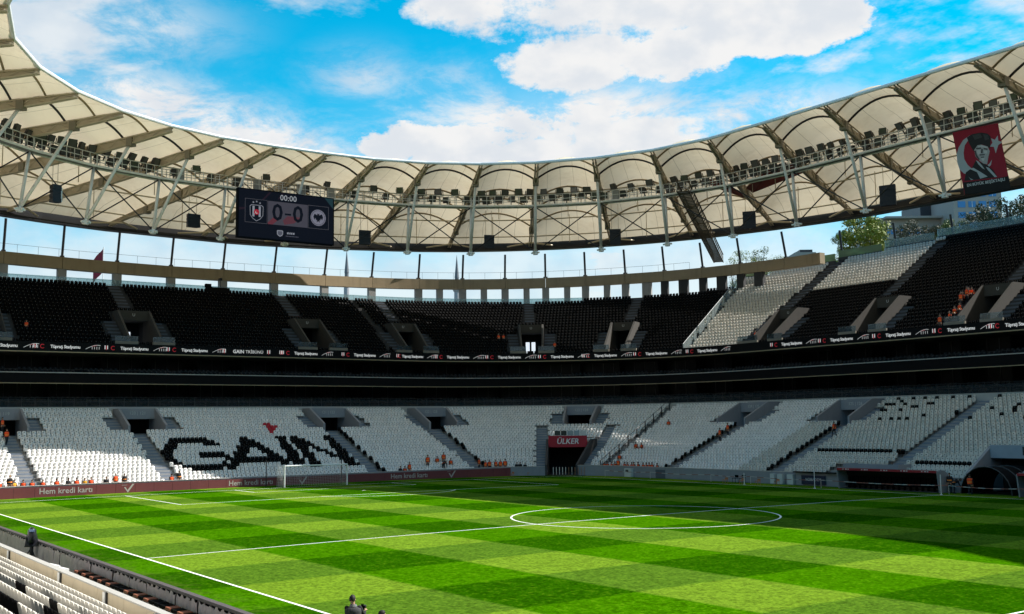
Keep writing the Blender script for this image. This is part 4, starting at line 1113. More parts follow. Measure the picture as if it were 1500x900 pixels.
# right crest: grey disc, dark rings, dark spread eagle
gr = scr('crest_grey', (.20, .19, .24), .5)
sbpoly(circ(10.35, 2.7, 1.02), gr, 'crest', .006); sbpoly(circ(10.35, 2.7, .90), dk, 'crest', .008); sbpoly(circ(10.35, 2.7, .86), gr, 'crest', .010)
for i in range(20):
    an = 2*PI*i/20; cu, cv = 10.35+.96*math.cos(an), 2.7+.96*math.sin(an)
    if i % 5: sbpoly(circ(cu, cv, .03, 6), dk, 'crest_letter', .012)
eg = [(10.35, 2.25), (10.50, 2.15), (10.48, 2.40), (10.85, 2.22), (11.0, 2.6), (10.88, 3.0), (10.72, 2.75), (10.62, 3.05), (10.5, 2.95), (10.55, 3.3), (10.35, 3.12)]
sbpoly(eg+[(20.7-u, v) for u, v in reversed(eg)][1:-1], dk, 'crest_eagle', .013)
sbpoly(shield(5.35, 5.1, .40, .42), lt_, 'crest', .006); sbpoly(shield(5.35, 5.1, .30, .30), md, 'crest', .009)
for i, (u0, w) in enumerate(((6.25, .22), (6.55, .16), (6.78, .16), (7.02, .2))): sbpoly([(u0, 4.92), (u0+w, 4.86), (u0+w, 5.12), (u0, 5.12)], lt_, 'small_print', .006)
for i in range(9): sbpoly([(6.1+i*.19, 5.32), (6.1+i*.19+.12, 5.32), (6.1+i*.19+.12, 5.42), (6.1+i*.19, 5.42)], md, 'small_print', .006)
x = MB()
for y in (-4, -1, 2, 5): x.tube((SBX-.3, y, 33.9), (SBX-2.6, y, 35.1), .06, n=5)
x.build('hanger', black_steel, sb)

# portrait banner
TL, TR, BL = np.array((-4.19, 45.6, 34.7)), np.array((.62, 45.6, 34.55)), np.array((-3.94, 46.7, 28.5))
bn = thing('banner', 'red portrait banner of a man in fur hat with crescent and star', 'banner', tuple((TL+TR)/2))
eU, eV = TR-TL, BL-TL; nB = np.cross(eU, -eV); nB /= np.linalg.norm(nB)
if nB[1] > 0: nB = -nB
def BP(u, v, l=0.0): return TL+eU*u+eV*v+nB*l
Minv = np.linalg.inv(np.array([[495., 138.], [-110., 640.]]))
def bq(px_, py_): return Minv @ np.array((px_-110., py_-195.))
def bpoly(pts, mt, name, lift):
    m = MB(); m.add([BP(*bq(*p), lift) for p in pts], [tuple(range(len(pts)))]); return m.build(name, mt, CLO)
# cloth with a slight billow
m = MB(); NU, NV = 10, 12
for l in (0.0, -.02):
    for j in range(NV+1):
        for i in range(NU+1): m.v.append(tuple(BP(i/NU, j/NV, l-.006)))
n1 = (NU+1)*(NV+1)
for j in range(NV):
    for i in range(NU):
        a = j*(NU+1)+i
        m.f.append((a, a+1, a+NU+2, a+NU+1)); m.f.append((n1+a, n1+a+NU+1, n1+a+NU+2, n1+a+1)); m.mi += [0, 0]
CLO = m.build('cloth', mat('banner_red', (.26, .010, .028), .8, .3, .5), bn)
b_pale, b_dark, b_grey, b_black = mat('banner_pale', (.36, .40, .44), .8, .1), mat('banner_dark', (.018, .018, .022), .8, .2), mat('banner_grey', (.34, .34, .355), .8, .25, 3), mat('banner_black', (.008, .008, .010), .8)
bpoly([(390, 205), (300, 220), (230, 270), (180, 350), (160, 420), (165, 500), (190, 570), (240, 612), (300, 622), (330, 560), (280, 520), (245, 465), (236, 400), (250, 320), (292, 262), (355, 222)], b_pale, 'crescent', .004)
bpoly([(605, 210), (612, 262), (655, 275), (612, 305), (585, 390), (565, 325), (522, 325), (550, 285), (535, 240), (575, 255)], b_pale, 'star', .004)
bpoly([(545, 455), (535, 510), (505, 535), (490, 520), (520, 495)], b_pale, 'crescent', .004)
bpoly([(245, 690), (262, 600), (330, 550), (372, 470), (500, 515), (560, 560), (605, 628), (420, 662)], b_dark, 'coat', .007)
bpoly([(352, 370), (378, 318), (430, 308), (500, 325), (522, 372), (505, 440), (495, 505), (455, 500), (408, 470), (368, 430)], b_grey, 'face', .010)
bpoly([(272, 240), (330, 205), (430, 185), (500, 195), (532, 225), (525, 345), (500, 325), (440, 305), (390, 315), (345, 378), (300, 305)], b_dark, 'hat', .013)
for q_ in ([(372, 345), (425, 335), (432, 350), (380, 358)], [(455, 340), (500, 345), (498, 360), (458, 355)], [(432, 350), (448, 352), (446, 395), (425, 395)], [(412, 408), (470, 402), (468, 414), (414, 420)], [(352, 372), (372, 430), (408, 470), (415, 455), (385, 415), (372, 370)],
            [(425, 432), (462, 428), (460, 438), (428, 442)]): bpoly(q_, mat('banner_shadow', (.06, .06, .068), .8), 'face_shadow', .013)
for q_ in ([(400, 322), (440, 314), (492, 330), (500, 342), (450, 334), (395, 340)], [(385, 368), (418, 362), (424, 395), (400, 412), (385, 395)], [(456, 366), (496, 368), (492, 396), (462, 392)], [(436, 355), (444, 356), (440, 388), (432, 388)], [(430, 446), (466, 442), (460, 470), (440, 470)]): bpoly(q_, mat('banner_light', (.50, .50, .51), .8), 'face_highlight', .012)
for q_ in ([(330, 215), (420, 195), (440, 235), (360, 262)], [(450, 200), (500, 205), (515, 250), (470, 265)]): bpoly(q_, mat('banner_fur', (.05, .05, .055), .9, .4, 8), 'hat_sheen', .015)
for q_ in ([(372, 468), (400, 480), (440, 520), (470, 560), (440, 545), (400, 510)], [(300, 560), (345, 548), (430, 590), (500, 628), (420, 655), (385, 590)], [(480, 530), (515, 540), (602, 625), (575, 630), (500, 560)], [(290, 640), (312, 660), (345, 668), (320, 675)]): bpoly(q_, b_pale, 'lapel', .010)
bpoly([(232, 705), (560, 650), (722, 610), (748, 738), (252, 832)], b_black, 'lower_band', .016)
c = bq(480, 690)
place_text('EN BÜYÜK BEŞİKTAŞLI', .38, BP(c[0], c[1], .02), eU, np.cross(nB, eU), mat('banner_text', (.5, .52, .54), .7), CLO, bold=.008, ext=.002)
# cloth drawn up under the roof, red and dark
def drape(pts, mt, lab, name='draped_cloth'):
    m = MB(); n = len(pts); vs = [np.array(p) for p in pts]; m.prism(vs, (0, 0, .03))
    tag(m.build(name, mt, None, loc=tuple(vs[0])), lab, 'cloth', 'cloths folded under the roof')
r7 = lambda k, f_, t, d=1.1: RP(k, f_, t, 1.0)-np.array((0, 0, d))
cloth_red = mat('cloth_red', (.20, .035, .030), .8, .25, .5)
drape([r7(6, .40, .5), r7(6, .52, .55), r7(6, .56, .98), r7(6, .47, .97), r7(6, .44, .7)], cloth_red, 'dark red cloth slung under the roof beside the dark gantry')
drape([r7(7, .46, .06), r7(7, .40, .55), r7(7, .31, .95), r7(7, .42, .95), r7(7, .50, .6), r7(7, .54, .08)], cloth_red, 'long dark red cloth draped across one roof bay under the membrane')
# dark service gantry sloping down through the ring
gp0, gp1 = np.array((-37.5, 41.0, 34.4)), np.array((-61.6, 71.6, 31.0))
gan = thing('service_gantry', 'dark latticed access gantry sloping down through the roof to the ring beam', 'gantry', tuple(gp1))
d = gp1-gp0; w = np.cross(d, (0, 0, 1)); w /= np.linalg.norm(w)
x = MB()
for sg in (-1, 1):
    for h in (0, 1.2): x.tube(gp0+w*sg*.7+np.array((0, 0, h)), gp1+w*sg*.7+np.array((0, 0, h)), .09, n=6)
    for i in range(28):
        a = gp0+d*i/28+w*sg*.7; b = gp0+d*(i+1)/28+w*sg*.7; x.tube(a, b+np.array((0, 0, 1.2)), .04, n=4); x.tube(b, b+np.array((0, 0, 1.2)), .04, n=4)
x.build('lattice_side', mat('gantry_brown', (.085, .068, .045), .7), gan)
x = MB()
for i in range(60):
    c = gp0+d*(i+.5)/60; x.obox(c-w*.68-d/300, w*1.36, d/95, (0, 0, .05))
x.build('treads', mat('gantry_brown', (.085, .068, .045), .7), gan)
tag(gan.children[-1], kind='stuff')

# ------------------------------------------------------------------ goal
goal = thing('goal', 'white football goal with hanging net in front of red advertising board', 'goal', (-52.5, 0, 0))
x = MB()
for y in (-3.66, 3.66):
    x = MB(); x.tube((-52.5, y, 0), (-52.5, y, 2.5), .075, n=10); x.build('post', white_paint, goal, smooth=False)
x = MB(); x.tube((-52.5, -3.66, 2.44), (-52.5, 3.66, 2.44), .075, n=10); x.build('crossbar', white_paint, goal)
x = MB(); XB = -54.6
for y in (-3.66, 3.66):
    x.tube((-52.5, y, .05), (XB, y, .05), .04, n=6)
x.tube((XB, -3.66, .05), (XB, 3.66, .05), .04, n=6); x.build('ground_frame', white_paint, goal)
x = MB(); th = .007
def strand(a, b): x.tube(a, b, th, n=3, caps=False)
NY = 36
for i in range(NY+1):
    y = -3.66+7.32*i/NY; strand((-52.5, y, 2.44), (XB+.2, y, 2.35)); strand((XB+.2, y, 2.35), (XB, y, .05))
for j in range(1, 14): z = 2.35*j/14; strand((XB+.2*j/14, -3.66, z), (XB+.2*j/14, 3.66, z))
for j in range(1, 10): xx = -52.5+(XB+.2+52.5)*j/10; strand((xx, -3.66, 2.44-.009*j), (xx, 3.66, 2.44-.009*j))
for y in (-3.66, 3.66):
    for j in range(1, 14): z = 2.4*j/14; strand((-52.5, y, z), (XB+.2*j/14, y, z))
    for j in range(1, 11): xx = -52.5+(XB+52.6)*j/11; strand((xx, y, .05), (xx, y, 2.4))
x.build('net', mat('net_white', (.65, .65, .65), .8), goal); tag(goal.children[-1], kind='stuff')
for y, lab in ((-4.6, 'thin black net support pole left of the goal'), (4.3, 'thin black net support pole behind the right goal post')):
    t = thing('net_pole', lab, 'pole', (-55.2, y, 0), group='black poles holding the goal net')
    x = MB(); x.tube((-55.2, y, 0), (-55.2, y, 3.0), .06, n=8); x.build('shaft', black_steel, t); x = MB(); x.tube((-55.2, y, 0), (-55.2, y, .08), .16, n=10); x.build('foot', black_steel, t)

# ------------------------------------------------------------------ advertising board behind the goal
led = thing('advertising_board', 'long dark red advertising board with pale lettering behind the goal', 'advertising board', (-57.5, 0, 0))
brd = mat('board_red', (.17, .042, .048), .55, .1, 1.2, spec=.4)
y = -37.0; pw = 1.92
while y < 29.0-.1:
    x = MB(); y1 = min(29.0, y+pw)
    x.box((-57.5, (y+y1)/2, .56), (.14, y1-y-.025, 1.02)); x.build('panel', brd, led); y = y1
x = MB(); x.box((-57.62, -4, .02), (.2, 66, .05)); x.build('base_rail', black_steel, led)
let = mat('board_letter', (.44, .40, .39), .6)
for yc in (-24.5, -5.4, 14.3): place_text('Hem kredi kartı', .78, (-57.425, yc, .62), RY, UZ, let, led, bold=.008)
for yc in (-18.5, .6, 20.2):
    m = MB(); m.add([(-57.424, yc-.42, .72), (-57.424, yc-.25, .72), (-57.424, yc-.06, .40), (-57.424, yc+.42, 1.02), (-57.424, yc+.62, 1.02), (-57.424, yc-.02, .16)], [(0, 1, 2, 5), (5, 2, 3, 4)]); m.build('tick_mark', let, led)
    m = MB(); m.add([(-57.424, yc-.62, .95), (-57.424, yc-.1, .95), (-57.424, yc-.16, .88), (-57.424, yc-.66, .88)], [(0, 1, 2, 3)]); m.build('tick_mark', mat('board_letter_dim', (.27, .20, .20), .6), led)
# ------------------------------------------------------------------ dugouts and players' tunnel on the far side
dug_dark = mat('dugout_canopy', (.016, .012, .013), .3, .2, 2)
dug_red = mat('dugout_red', (.30, .012, .022), .5, .1, 2)
def dugout(x0, x1, lab):
    t = thing('dugout', lab, 'dugout', ((x0+x1)/2, 36.8, 0), group='team dugouts')
    prof = [(36.05, 1.80), (36.5, 1.92), (37.0, 1.90), (37.4, 1.68), (37.62, 1.2), (37.68, .06)]
    inn = [(a+.0, b-.06) for a, b in prof]
    m = MB(); pts = [np.array((x0, a, b)) for a, b in prof]+[np.array((x0, a-.05, b-.07)) for a, b in reversed(prof)]
    m.prism(pts, (x1-x0, 0, 0)); m.build('canopy', dug_dark, t)
    for xx in (x0-.12, x1+.001):
        m = MB(); pl = [np.array((xx, 36.25, .0))]+[np.array((xx, a, b)) for a, b in [(35.98, 1.86), (36.5, 2.0), (37.05, 1.97), (37.5, 1.72), (37.74, 1.2), (37.76, 0)]]
        m.prism(pl, (.12, 0, 0)); m.build('side_wall', wall_grey, t)
    m = MB(); m.obox((x0, 35.93, 1.76), (x1-x0, 0, 0), (0, .10, 0), (0, 0, .22)); m.build('red_fascia', dug_red, t)
    n = int((x1-x0)/2.1)
    for i in range(n):
        c = x0+(i+.5)*(x1-x0)/n
        m = MB()
        for j, w in enumerate((.14, .22, .14)): m.add([(c-.4+j*.3, 35.925, 1.82), (c-.4+j*.3+w, 35.925, 1.82), (c-.4+j*.3+w, 35.925, 1.92), (c-.4+j*.3, 35.925, 1.92)], [(0, 1, 2, 3)])
        m.build('logo_mark', mat('logo_pale', (.6, .55, .55), .6), t)
    ns = int((x1-x0-.6)/.62)
    for i in range(ns):
        c = x0+.5+i*.62; m = MB()
        m.add([(c-.25, 37.35, .45), (c+.25, 37.35, .45), (c+.23, 37.5, 1.18), (c-.23, 37.5, 1.18), (c-.25, 37.25, .45), (c+.25, 37.25, .45), (c+.22, 37.38, 1.2), (c-.22, 37.38, 1.2)], [(0, 1, 2, 3), (7, 6, 5, 4), (0, 4, 5, 1), (1, 5, 6, 2), (2, 6, 7, 3), (3, 7, 4, 0)])
        m.obox((c-.25, 36.85, .38), (.5, 0, 0), (0, .5, 0), (0, 0, .1)); m.obox((c-.05, 37.0, 0), (.1, 0, 0), (0, .2, 0), (0, 0, .38))
        m.build('bucket_seat', black_plastic, t)
    m = MB(); m.obox((x0, 36.3, .006), (x1-x0, 0, 0), (0, 1.3, 0), (0, 0, .05)); m.build('floor', rail_dark, t)
dugout(-12.3, -1.5, 'long black dugout with red top strip on the far touchline')
dugout(6.1, 16.5, 'second black dugout with red strip at right picture edge')
# grey enclosure behind the first dugout
m = MB(); m.obox((-14.2, 39.3, 1.3), (6.4, 0, 0), (0, .18, 0), (0, 0, .95)); m.obox((-14.2, 39.48, 1.3), (.16, 0, 0), (0, 2.0, 0), (0, 0, .95)); m.obox((-7.96, 39.48, 1.3), (.16, 0, 0), (0, 2.0, 0), (0, 0, .95))
tag(m.build('camera_enclosure', wall_grey, None, loc=(-11, 39.4, 1.3)), 'low grey enclosure wall among the seats behind the long dugout', 'wall')
# players' tunnel
pt = thing('players_tunnel', 'grey players tunnel with pale crest board and black arched awning', 'tunnel', (3, 38, 0))
for xx in (.28, 5.4):
    m = MB(); m.prism([np.array((xx, 37.7, 0)), np.array((xx, 37.7, 1.75)), np.array((xx, 41.6, 4.1)), np.array((xx, 43.2, 4.1)), np.array((xx, 43.2, 0))], (.3, 0, 0)); m.build('side_wall', wall_grey, pt)
m = MB(); m.obox((.58, 41.2, 3.0), (4.82, 0, 0), (0, .25, 0), (0, 0, 1.15)); m.build('crest_board', mat('pale_blue_board', (.30, .36, .43), .6), pt)
m = MB(); c = np.array((4.0, 41.17, 3.55))
emblem(m, c, np.array((1., 0, 0)), np.array((0, 0, 1.)), 1.0); m.build('crest', [mat('crest_black', (.02, .02, .02), .6), led_red], pt)
m = MB(); m.obox((.58, 43.0, 0), (4.82, 0, 0), (0, .1, 0), (0, 0, 3.0)); m.obox((.58, 41.3, 2.9), (4.82, 0, 0), (0, 1.8, 0), (0, 0, .1)); m.build('passage', interior, pt)
m = MB(); N = 12; oo = []
for yy in (36.3, 41.2):
    for i in range(N+1):
        an = PI*i/N; oo.append((3.0-2.35*math.cos(an), yy, 2.35*math.sin(an)+.05))
m.add(oo, [(i, i+1, N+2+i, N+1+i) for i in range(N)]); m.build('awning', mat('awning_black', (.008, .008, .009), .95, spec=.05), pt)
m = MB()
for yy in (36.3, 38.0, 39.6): m.path([(3.0-2.38*math.cos(PI*i/N), yy, 2.38*math.sin(PI*i/N)+.05) for i in range(N+1)], .05, 6)
m.build('awning_hoops', rail_dark, pt)
# sponsor board and lockers in the far wall
sgn = thing('sponsor_sign', 'navy sign with white lettering on the far wall left of dugout', 'sign', (-16.8, 37.85, 0))
m = MB(); m.obox((-18.3, 37.82, .12), (3.0, 0, 0), (0, .1, 0), (0, 0, .9)); m.build('panel', mat('sign_navy', (.012, .018, .05), .5), sgn)
place_text('ACIBADEM', .42, (-16.8, 37.81, .60), (1, 0, 0), UZ, mat('sign_white', (.5, .5, .52), .6), sgn)
m = MB(); m.obox((-19.2, 37.6, 1.28), (6.0, 0, 0), (0, .7, 0), (0, 0, .10)); m.build('shelf', black_paint, sgn)
for i, (xx, w) in enumerate(((-22.3, .62), (-21.35, .75), (-20.0, .78))):
    t = thing('locker', ['leftmost pale locker against the far grey wall', 'middle pale locker against the far grey wall', 'right pale locker nearest the navy sign'][i], 'locker', (xx+w/2, 37.75, 0), group='lockers on far wall')
    m = MB(); m.obox((xx, 37.60, .02), (w, 0, 0), (0, .35, 0), (0, 0, 1.05)); m.build('body', mat('locker_grey', (.50, .52, .52), .6), t); m = MB(); m.obox((xx+.05, 37.585, .08), (w-.1, 0, 0), (0, .012, 0), (0, 0, .92)); m.build('door', mat('locker_door', (.58, .60, .60), .6), t)
t = thing('locker', 'white cabinet against the far wall below the orange vested stewards', 'cabinet', (-44.9, 37.75, 0)); m = MB(); m.obox((-45.5, 37.55, .02), (1.25, 0, 0), (0, .4, 0), (0, 0, 1.0)); m.build('body', mat('locker_door', (.58, .60, .60), .6), t)
m = MB(); m.box((-45.0, 37.54, .72), (.5, .02, .3)); m.build('notice', slot_grey, t)
m = MB(); m.obox((-40.3, 37.93, .0), (1.6, 0, 0), (0, .06, 0), (0, 0, 1.0)); tag(m.build('wall_door', mat('door_slate', (.10, .115, .14), .6), None, loc=(-39.5, 37.95, 0)), 'slate coloured door in the far pitchside wall', 'door')
# offside poles, tape
for (xx, yy), lab in (((-13.7, 34.3), 'white pole at the far touchline beside the navy sign'), ((0, 34.35), 'white halfway pole beside the long dugout'), ((-23.4, 34.9), 'short white pole among the orange stools')):
    t = thing('touchline_pole', lab, 'pole', (xx, yy, 0), group='touchline poles'); m = MB(); m.tube((xx, yy, 0), (xx, yy, 1.75 if xx > -20 else 1.2), .035, n=6); m.build('shaft', white_paint, t); m = MB(); m.tube((xx, yy, 0), (xx, yy, .05), .12, n=8); m.build('base', white_paint, t)
m = MB(); pp = [(-48, 36.6), (-40, 36.8), (-30, 36.7), (-24, 36.5), (-14, 35.6), (0, 35.5), (7, 35.4), (16, 35.4)]
for (a, b), (c, d) in zip(pp[:-1], pp[1:]):
    for i in range(10):
        f0, f1 = i/10, (i+1)/10; z0, z1 = .72-.1*math.sin(PI*f0), .72-.1*math.sin(PI*f1)
        m.obox((a+(c-a)*f0, b+(d-b)*f0, z0), ((c-a)*(f1-f0), (d-b)*(f1-f0), z1-z0), (0, .01, 0), (0, 0, .06), mi=i % 2)
for a, b in pp: m.tube((a, b, 0), (a, b, .78), .025, n=5)
tag(m.build('barrier_tape', [mat('tape_white', (.5, .48, .46), .7), mat('tape_red', (.30, .12, .10), .7)], None, loc=(-14, 35.6, 0)), 'striped barrier tape strung along the far touchline', 'tape')
# stools
orange_wood = mat('stool_orange', (.42, .16, .06), .6); 
def stool(name, loc, lab, cat, col, grp, rz=0.0, h=.62, w=.42):
    t = thing(name, lab, cat, loc, rz, grp)
    m = MB(); m.box((0, 0, h*.62), (w, w, .05)); m.build('seat', col, t, world=False)
    for a in (-1, 1):
        for b in (-1, 1):
            m = MB(); m.tube((a*w*.45, b*w*.45, 0), (a*w*.4, b*w*.4, h*.62), .02, n=5); m.build('leg', col, t, world=False)
    m = MB(); m.box((0, w*.48, h*.85), (w, .03, h*.3)); m.build('backrest', col, t, world=False)
for i, (xx, yy) in enumerate(((-26.4, 35.2), (-24.1, 35.3), (-22.0, 35.4), (-20.6, 36.7), (-56.2, 28.3), (-57.0, 31.4))):
    stool('folding_stool', (xx, yy, 0), ['orange folding stool leftmost in front of far wall', 'orange folding stool second from left by far wall', 'orange folding stool third from left by far wall', 'orange folding stool nearest the pale lockers', 'orange folding stool at the end of the red board', 'orange folding stool left of the corner tunnel'][i], 'stool', orange_wood, 'orange stools')
for i, (xx, yy) in enumerate(((-26.0, 36.3), (-25.1, 36.4))): stool('folding_stool', (xx, yy, 0), ['black folding chair left of a pair by far wall', 'black folding chair right of a pair by far wall'][i], 'chair', black_plastic, 'black chairs', h=.85, w=.5)
# white barrier left of the tunnel
t = thing('barrier', 'white tubular barrier frame left of the corner tunnel', 'barrier', (-56.8, 32.0, 0))
m = MB()
a, b = np.array((-57.3, 31.1, 0)), np.array((-55.9, 33.0, 0))
for p in (a, (a+b)/2, b): m.tube(p, p+np.array((0, 0, 1.05)), .04, n=6)
for h in (.5, 1.05): m.tube(a+np.array((0, 0, h)), b+np.array((0, 0, h)), .04, n=6)
m.build('frame', white_paint, t)
# training dummies in the tunnel mouth
for i in range(11):
    f_ = i/10; xx, yy = -55.0+f_*3.2, 33.9+f_*2.5; colr = white_plastic if i < 7 else mat('dummy_orange', (.36, .20, .12), .6)
    if i in (5,): colr = mat('dummy_orange', (.36, .20, .12), .6)
    t = thing('training_dummy', ('pale' if colr is white_plastic else 'orange brown')+' upright training dummy in corner tunnel mouth, '+['first', 'second', 'third', 'fourth', 'fifth', 'sixth', 'seventh', 'eighth', 'ninth', 'tenth', 'last'][i]+' from left', 'dummy', (xx, yy, 0), R(-38), 'training dummies')
    m = MB(); sil = [(-.10, .12), (.10, .12), (.17, .55), (.20, .80), (.10, .86), (.09, .98), (.05, 1.06), (-.05, 1.06), (-.09, .98), (-.10, .86), (-.20, .80), (-.17, .55)]
    m.prism([np.array((a, -.03, b)) for a, b in sil], (0, .06, 0)); m.build('panel', colr, t, world=False)
    m = MB(); m.tube((-.08, 0, 0), (-.08, 0, .15), .02, n=5); m.tube((.08, 0, 0), (.08, 0, .15), .02, n=5); m.box((0, 0, .015), (.34, .4, .03)); m.build('foot', rail_dark, t, world=False)

# ------------------------------------------------------------------ near side: parapet, cloth backed boards, stools
par = thing('parapet', 'pale concrete parapet along the front of the near stand', 'wall', (10, -40.8, 0))
xx = -40.0; i = 0
while xx < 50:
    m = MB(); m.obox((xx+.015, -40.98, .05), (3.17, 0, 0), (0, .24, 0), (0, 0, 1.1)); m.build('panel', concrete_pale, par); xx += 3.2
m = MB(); m.obox((-40, -41.01, 1.153), (90, 0, 0), (0, .27, 0), (0, 0, .05)); m.build('coping', trim_pale, par)
m = MB(); m.obox((-40, -40.73, -.1), (90, 0, 0), (0, .03, 0), (0, 0, 1.25)); m.build('pitch_side_face', wall_grey, par)
for j, xx in enumerate((2.6, 12.3, 18.7, 24.3, 30)):
    m = MB(); m.box((xx, -41.02, .93), (.28, .08, .42)); m.build('junction_box', white_paint, par); m = MB(); m.box((xx+.2, -41.01, .93), (.09, .06, .42)); m.build('cable_slot', slot_dark, par)
cur = thing('perimeter_board', 'long perimeter board seen from behind, draped in grey gathered cloth', 'board', (5, -38.5, 0))
cloth = mat('grey_cloth', (.56, .475, .45), .95, .35, 2.5, bump=.3, bscale=5)
xx = -36.0; rc = random.Random(5); pwid = 1.12
while xx < 48:
    m = MB(); n = 26; rows = 8; ph = rc.uniform(0, 6); nf = rc.choice((4, 5, 6))
    for j in range(rows+1):
        for i in range(n+1):
            f_ = i/n; v = j/rows; a = .055*(.4+.6*min(1, v*4))*(1-.3*v)*math.sin(2*PI*nf*f_+ph+v*1.3)+.02*math.sin(2*PI*5*f_+ph*2+2*v)
            sag = .22*math.sin(PI*((f_*2) % 1.0))*max(0, 1-v*2.2)
            m.v.append((xx+f_*(pwid-.03), -38.62+a-.02*v, .93-sag*.6-v*.9))
    for j in range(rows):
        for i in range(n): q_ = j*(n+1)+i; m.f.append((q_, q_+1, q_+n+2, q_+n+1)); m.mi.append(0)
    m.build('cloth_panel', cloth, cur, smooth=True); xx += pwid
m = MB(); m.obox((-36, -38.66, .92), (84, 0, 0), (0, .22, 0), (0, 0, .10)); m.build('top_rail', mat('rail_plum', (.085, .070, .075), .6, .2, 2), cur)
m = MB(); m.obox((-36, -38.45, .02), (84, 0, 0), (0, .05, 0), (0, 0, .9)); m.build('screen_back', black_paint, cur)
rust = mat('stool_rust', (.26, .085, .045), .7, .2, 3)
k = 0
for i in range(34):
    xx = 7.2+i*.62; dk_ = i % 4 in (1, 3) or i in (10, 18)
    t = thing('bench_stool', ('black' if dk_ else 'rust brown')+' padded stool in row behind the cloth backed board', 'stool', (xx, -38.98, 0), group='row of stools behind the perimeter board')
    m = MB(); m.box((0, 0, .50), (.46, .40, .10)); m.build('seat', black_plastic if dk_ else rust, t, world=False); m = MB(); m.box((0, 0, .23), (.10, .10, .44)); m.box((0, 0, .02), (.36, .36, .04)); m.build('pedestal', rail_dark, t, world=False)
for i, (xx, yy, w, d, h, rx) in enumerate(((1.2, -39.9, 1.1, .7, .42, 0), (5.2, -39.9, 1.2, .7, .6, .05), (6.9, -39.8, 1.0, .5, .62, .25), (8.3, -39.95, 1.1, .6, .5, 0))):
    t = thing('white_case', ['flat white case lying behind the parapet nearest the camera rig', 'white case behind the parapet, second from the camera rig', 'white case behind the parapet, third from the camera rig', 'white case behind the parapet beside the rust stools'][i], 'case', (xx, yy, .0), R(8), 'white cases behind parapet')
    m = MB(); m.box((0, 0, h), (w, d if d > .1 else .06, .12 if d > .1 else .7)); m.build('lid', white_paint, t, world=False); m = MB(); m.box((0, 0, h/2-.04), (w*.92, (d if d > .1 else .3)*.92, h-.10)); m.build('body', rail_dark, t, world=False)
# covered television camera
tv = thing('television_camera', 'television camera under a black and blue rain cover behind the board', 'camera', (-2.6, -38.95, 0), R(-100))
m = MB(); m.tube((0, 0, .3), (0, 0, 1.15), .09, n=8)
for a in (0, 2.1, 4.2): m.tube((0, 0, .7), (.45*math.cos(a), .45*math.sin(a), .0), .03, n=5)
m.build('tripod', black_steel, tv, world=False)
m = MB(); ring_ = []
secs = [(-.62, .10, .13, 1.50), (-.55, .15, .22, 1.45), (-.30, .19, .34, 1.36), (0, .22, .46, 1.28), (.30, .20, .42, 1.30), (.42, .10, .2, 1.34)]
for yy, w, h, zc in secs:
    for i in range(10):
        an = 2*PI*i/10; wob = 1+.12*math.sin(3*an+yy*9); m.v.append((w*math.cos(an)*wob, yy, zc+h*math.sin(an)*wob))
for a in range(len(secs)-1):
    for i in range(10): m.f.append((a*10+i, a*10+(i+1) % 10, (a+1)*10+(i+1) % 10, (a+1)*10+i)); m.mi.append(0)
m.f += [tuple(range(10)), tuple(range(50, 60))]; m.mi += [0, 0]
m.build('rain_cover', mat('rain_cover', (.014, .015, .022), .35, .3, 6, spec=.5), tv, world=False, smooth=True)
m = MB(); m.tube((0, -.60, 1.52), (0, -.80, 1.54), .11, .13, n=10); m.build('lens', mat('lens_blue', (.05, .07, .13), .2), tv, world=False)
m = MB(); m.add([(-.24, -.1, 1.35), (.24, -.1, 1.35), (.34, .1, .75), (-.34, .1, .75), (-.30, .25, .80), (.30, .25, .80)], [(0, 1, 2, 3), (3, 2, 5, 4)]); m.build('cover_skirt', mat('rain_cover', (.014, .015, .022), .35, .3, 6), tv, world=False)
m = MB(); m.box((.02, .32, 1.58), (.26, .25, .10)); m.build('cover_stripe', mat('cover_blue', (.18, .26, .45), .4), tv, world=False)
# ------------------------------------------------------------------ people
skin = mat('skin', (.42, .25, .17), .6, .08, 4); cloth_black = mat('cloth_black', (.014, .014, .017), .85, .25, 5); trousers_dark = mat('trousers', (.018, .020, .028), .85, .25, 5)
vest_orange = mat('vest_orange', (.95, .085, .012), .7, .1, 5); vest_yellow = mat('vest_yellow', (.85, .40, .02), .7, .1, 5); vest_band = mat('vest_band', (.90, .28, .05), .6)
hair_dark = mat('hair_dark', (.012, .010, .009), .7); hair_fair = mat('hair_fair', (.30, .17, .06), .7); shirt_grey = mat('shirt_grey', (.16, .17, .18), .85)
def ball(m, c, r, sx=1, sy=1, sz=1, n=10, k=7):
    vs = []; fs = []
    for j in range(k+1):
        t = PI*j/k
        for i in range(n):
            a = 2*PI*i/n; vs.append((c[0]+r*sx*math.sin(t)*math.cos(a), c[1]+r*sy*math.sin(t)*math.sin(a), c[2]+r*sz*math.cos(t)))
    for j in range(k):
        for i in range(n): fs.append((j*n+i, j*n+(i+1) % n, (j+1)*n+(i+1) % n, (j+1)*n+i))
    m.add(vs, fs)
def limb(m, pts, rs):
    for p, r in zip(pts, rs): ball(m, p, r)
    for (p, r), (q_, s_) in zip(list(zip(pts, rs))[:-1], list(zip(pts, rs))[1:]): m.tube(p, q_, r, s_, n=10)
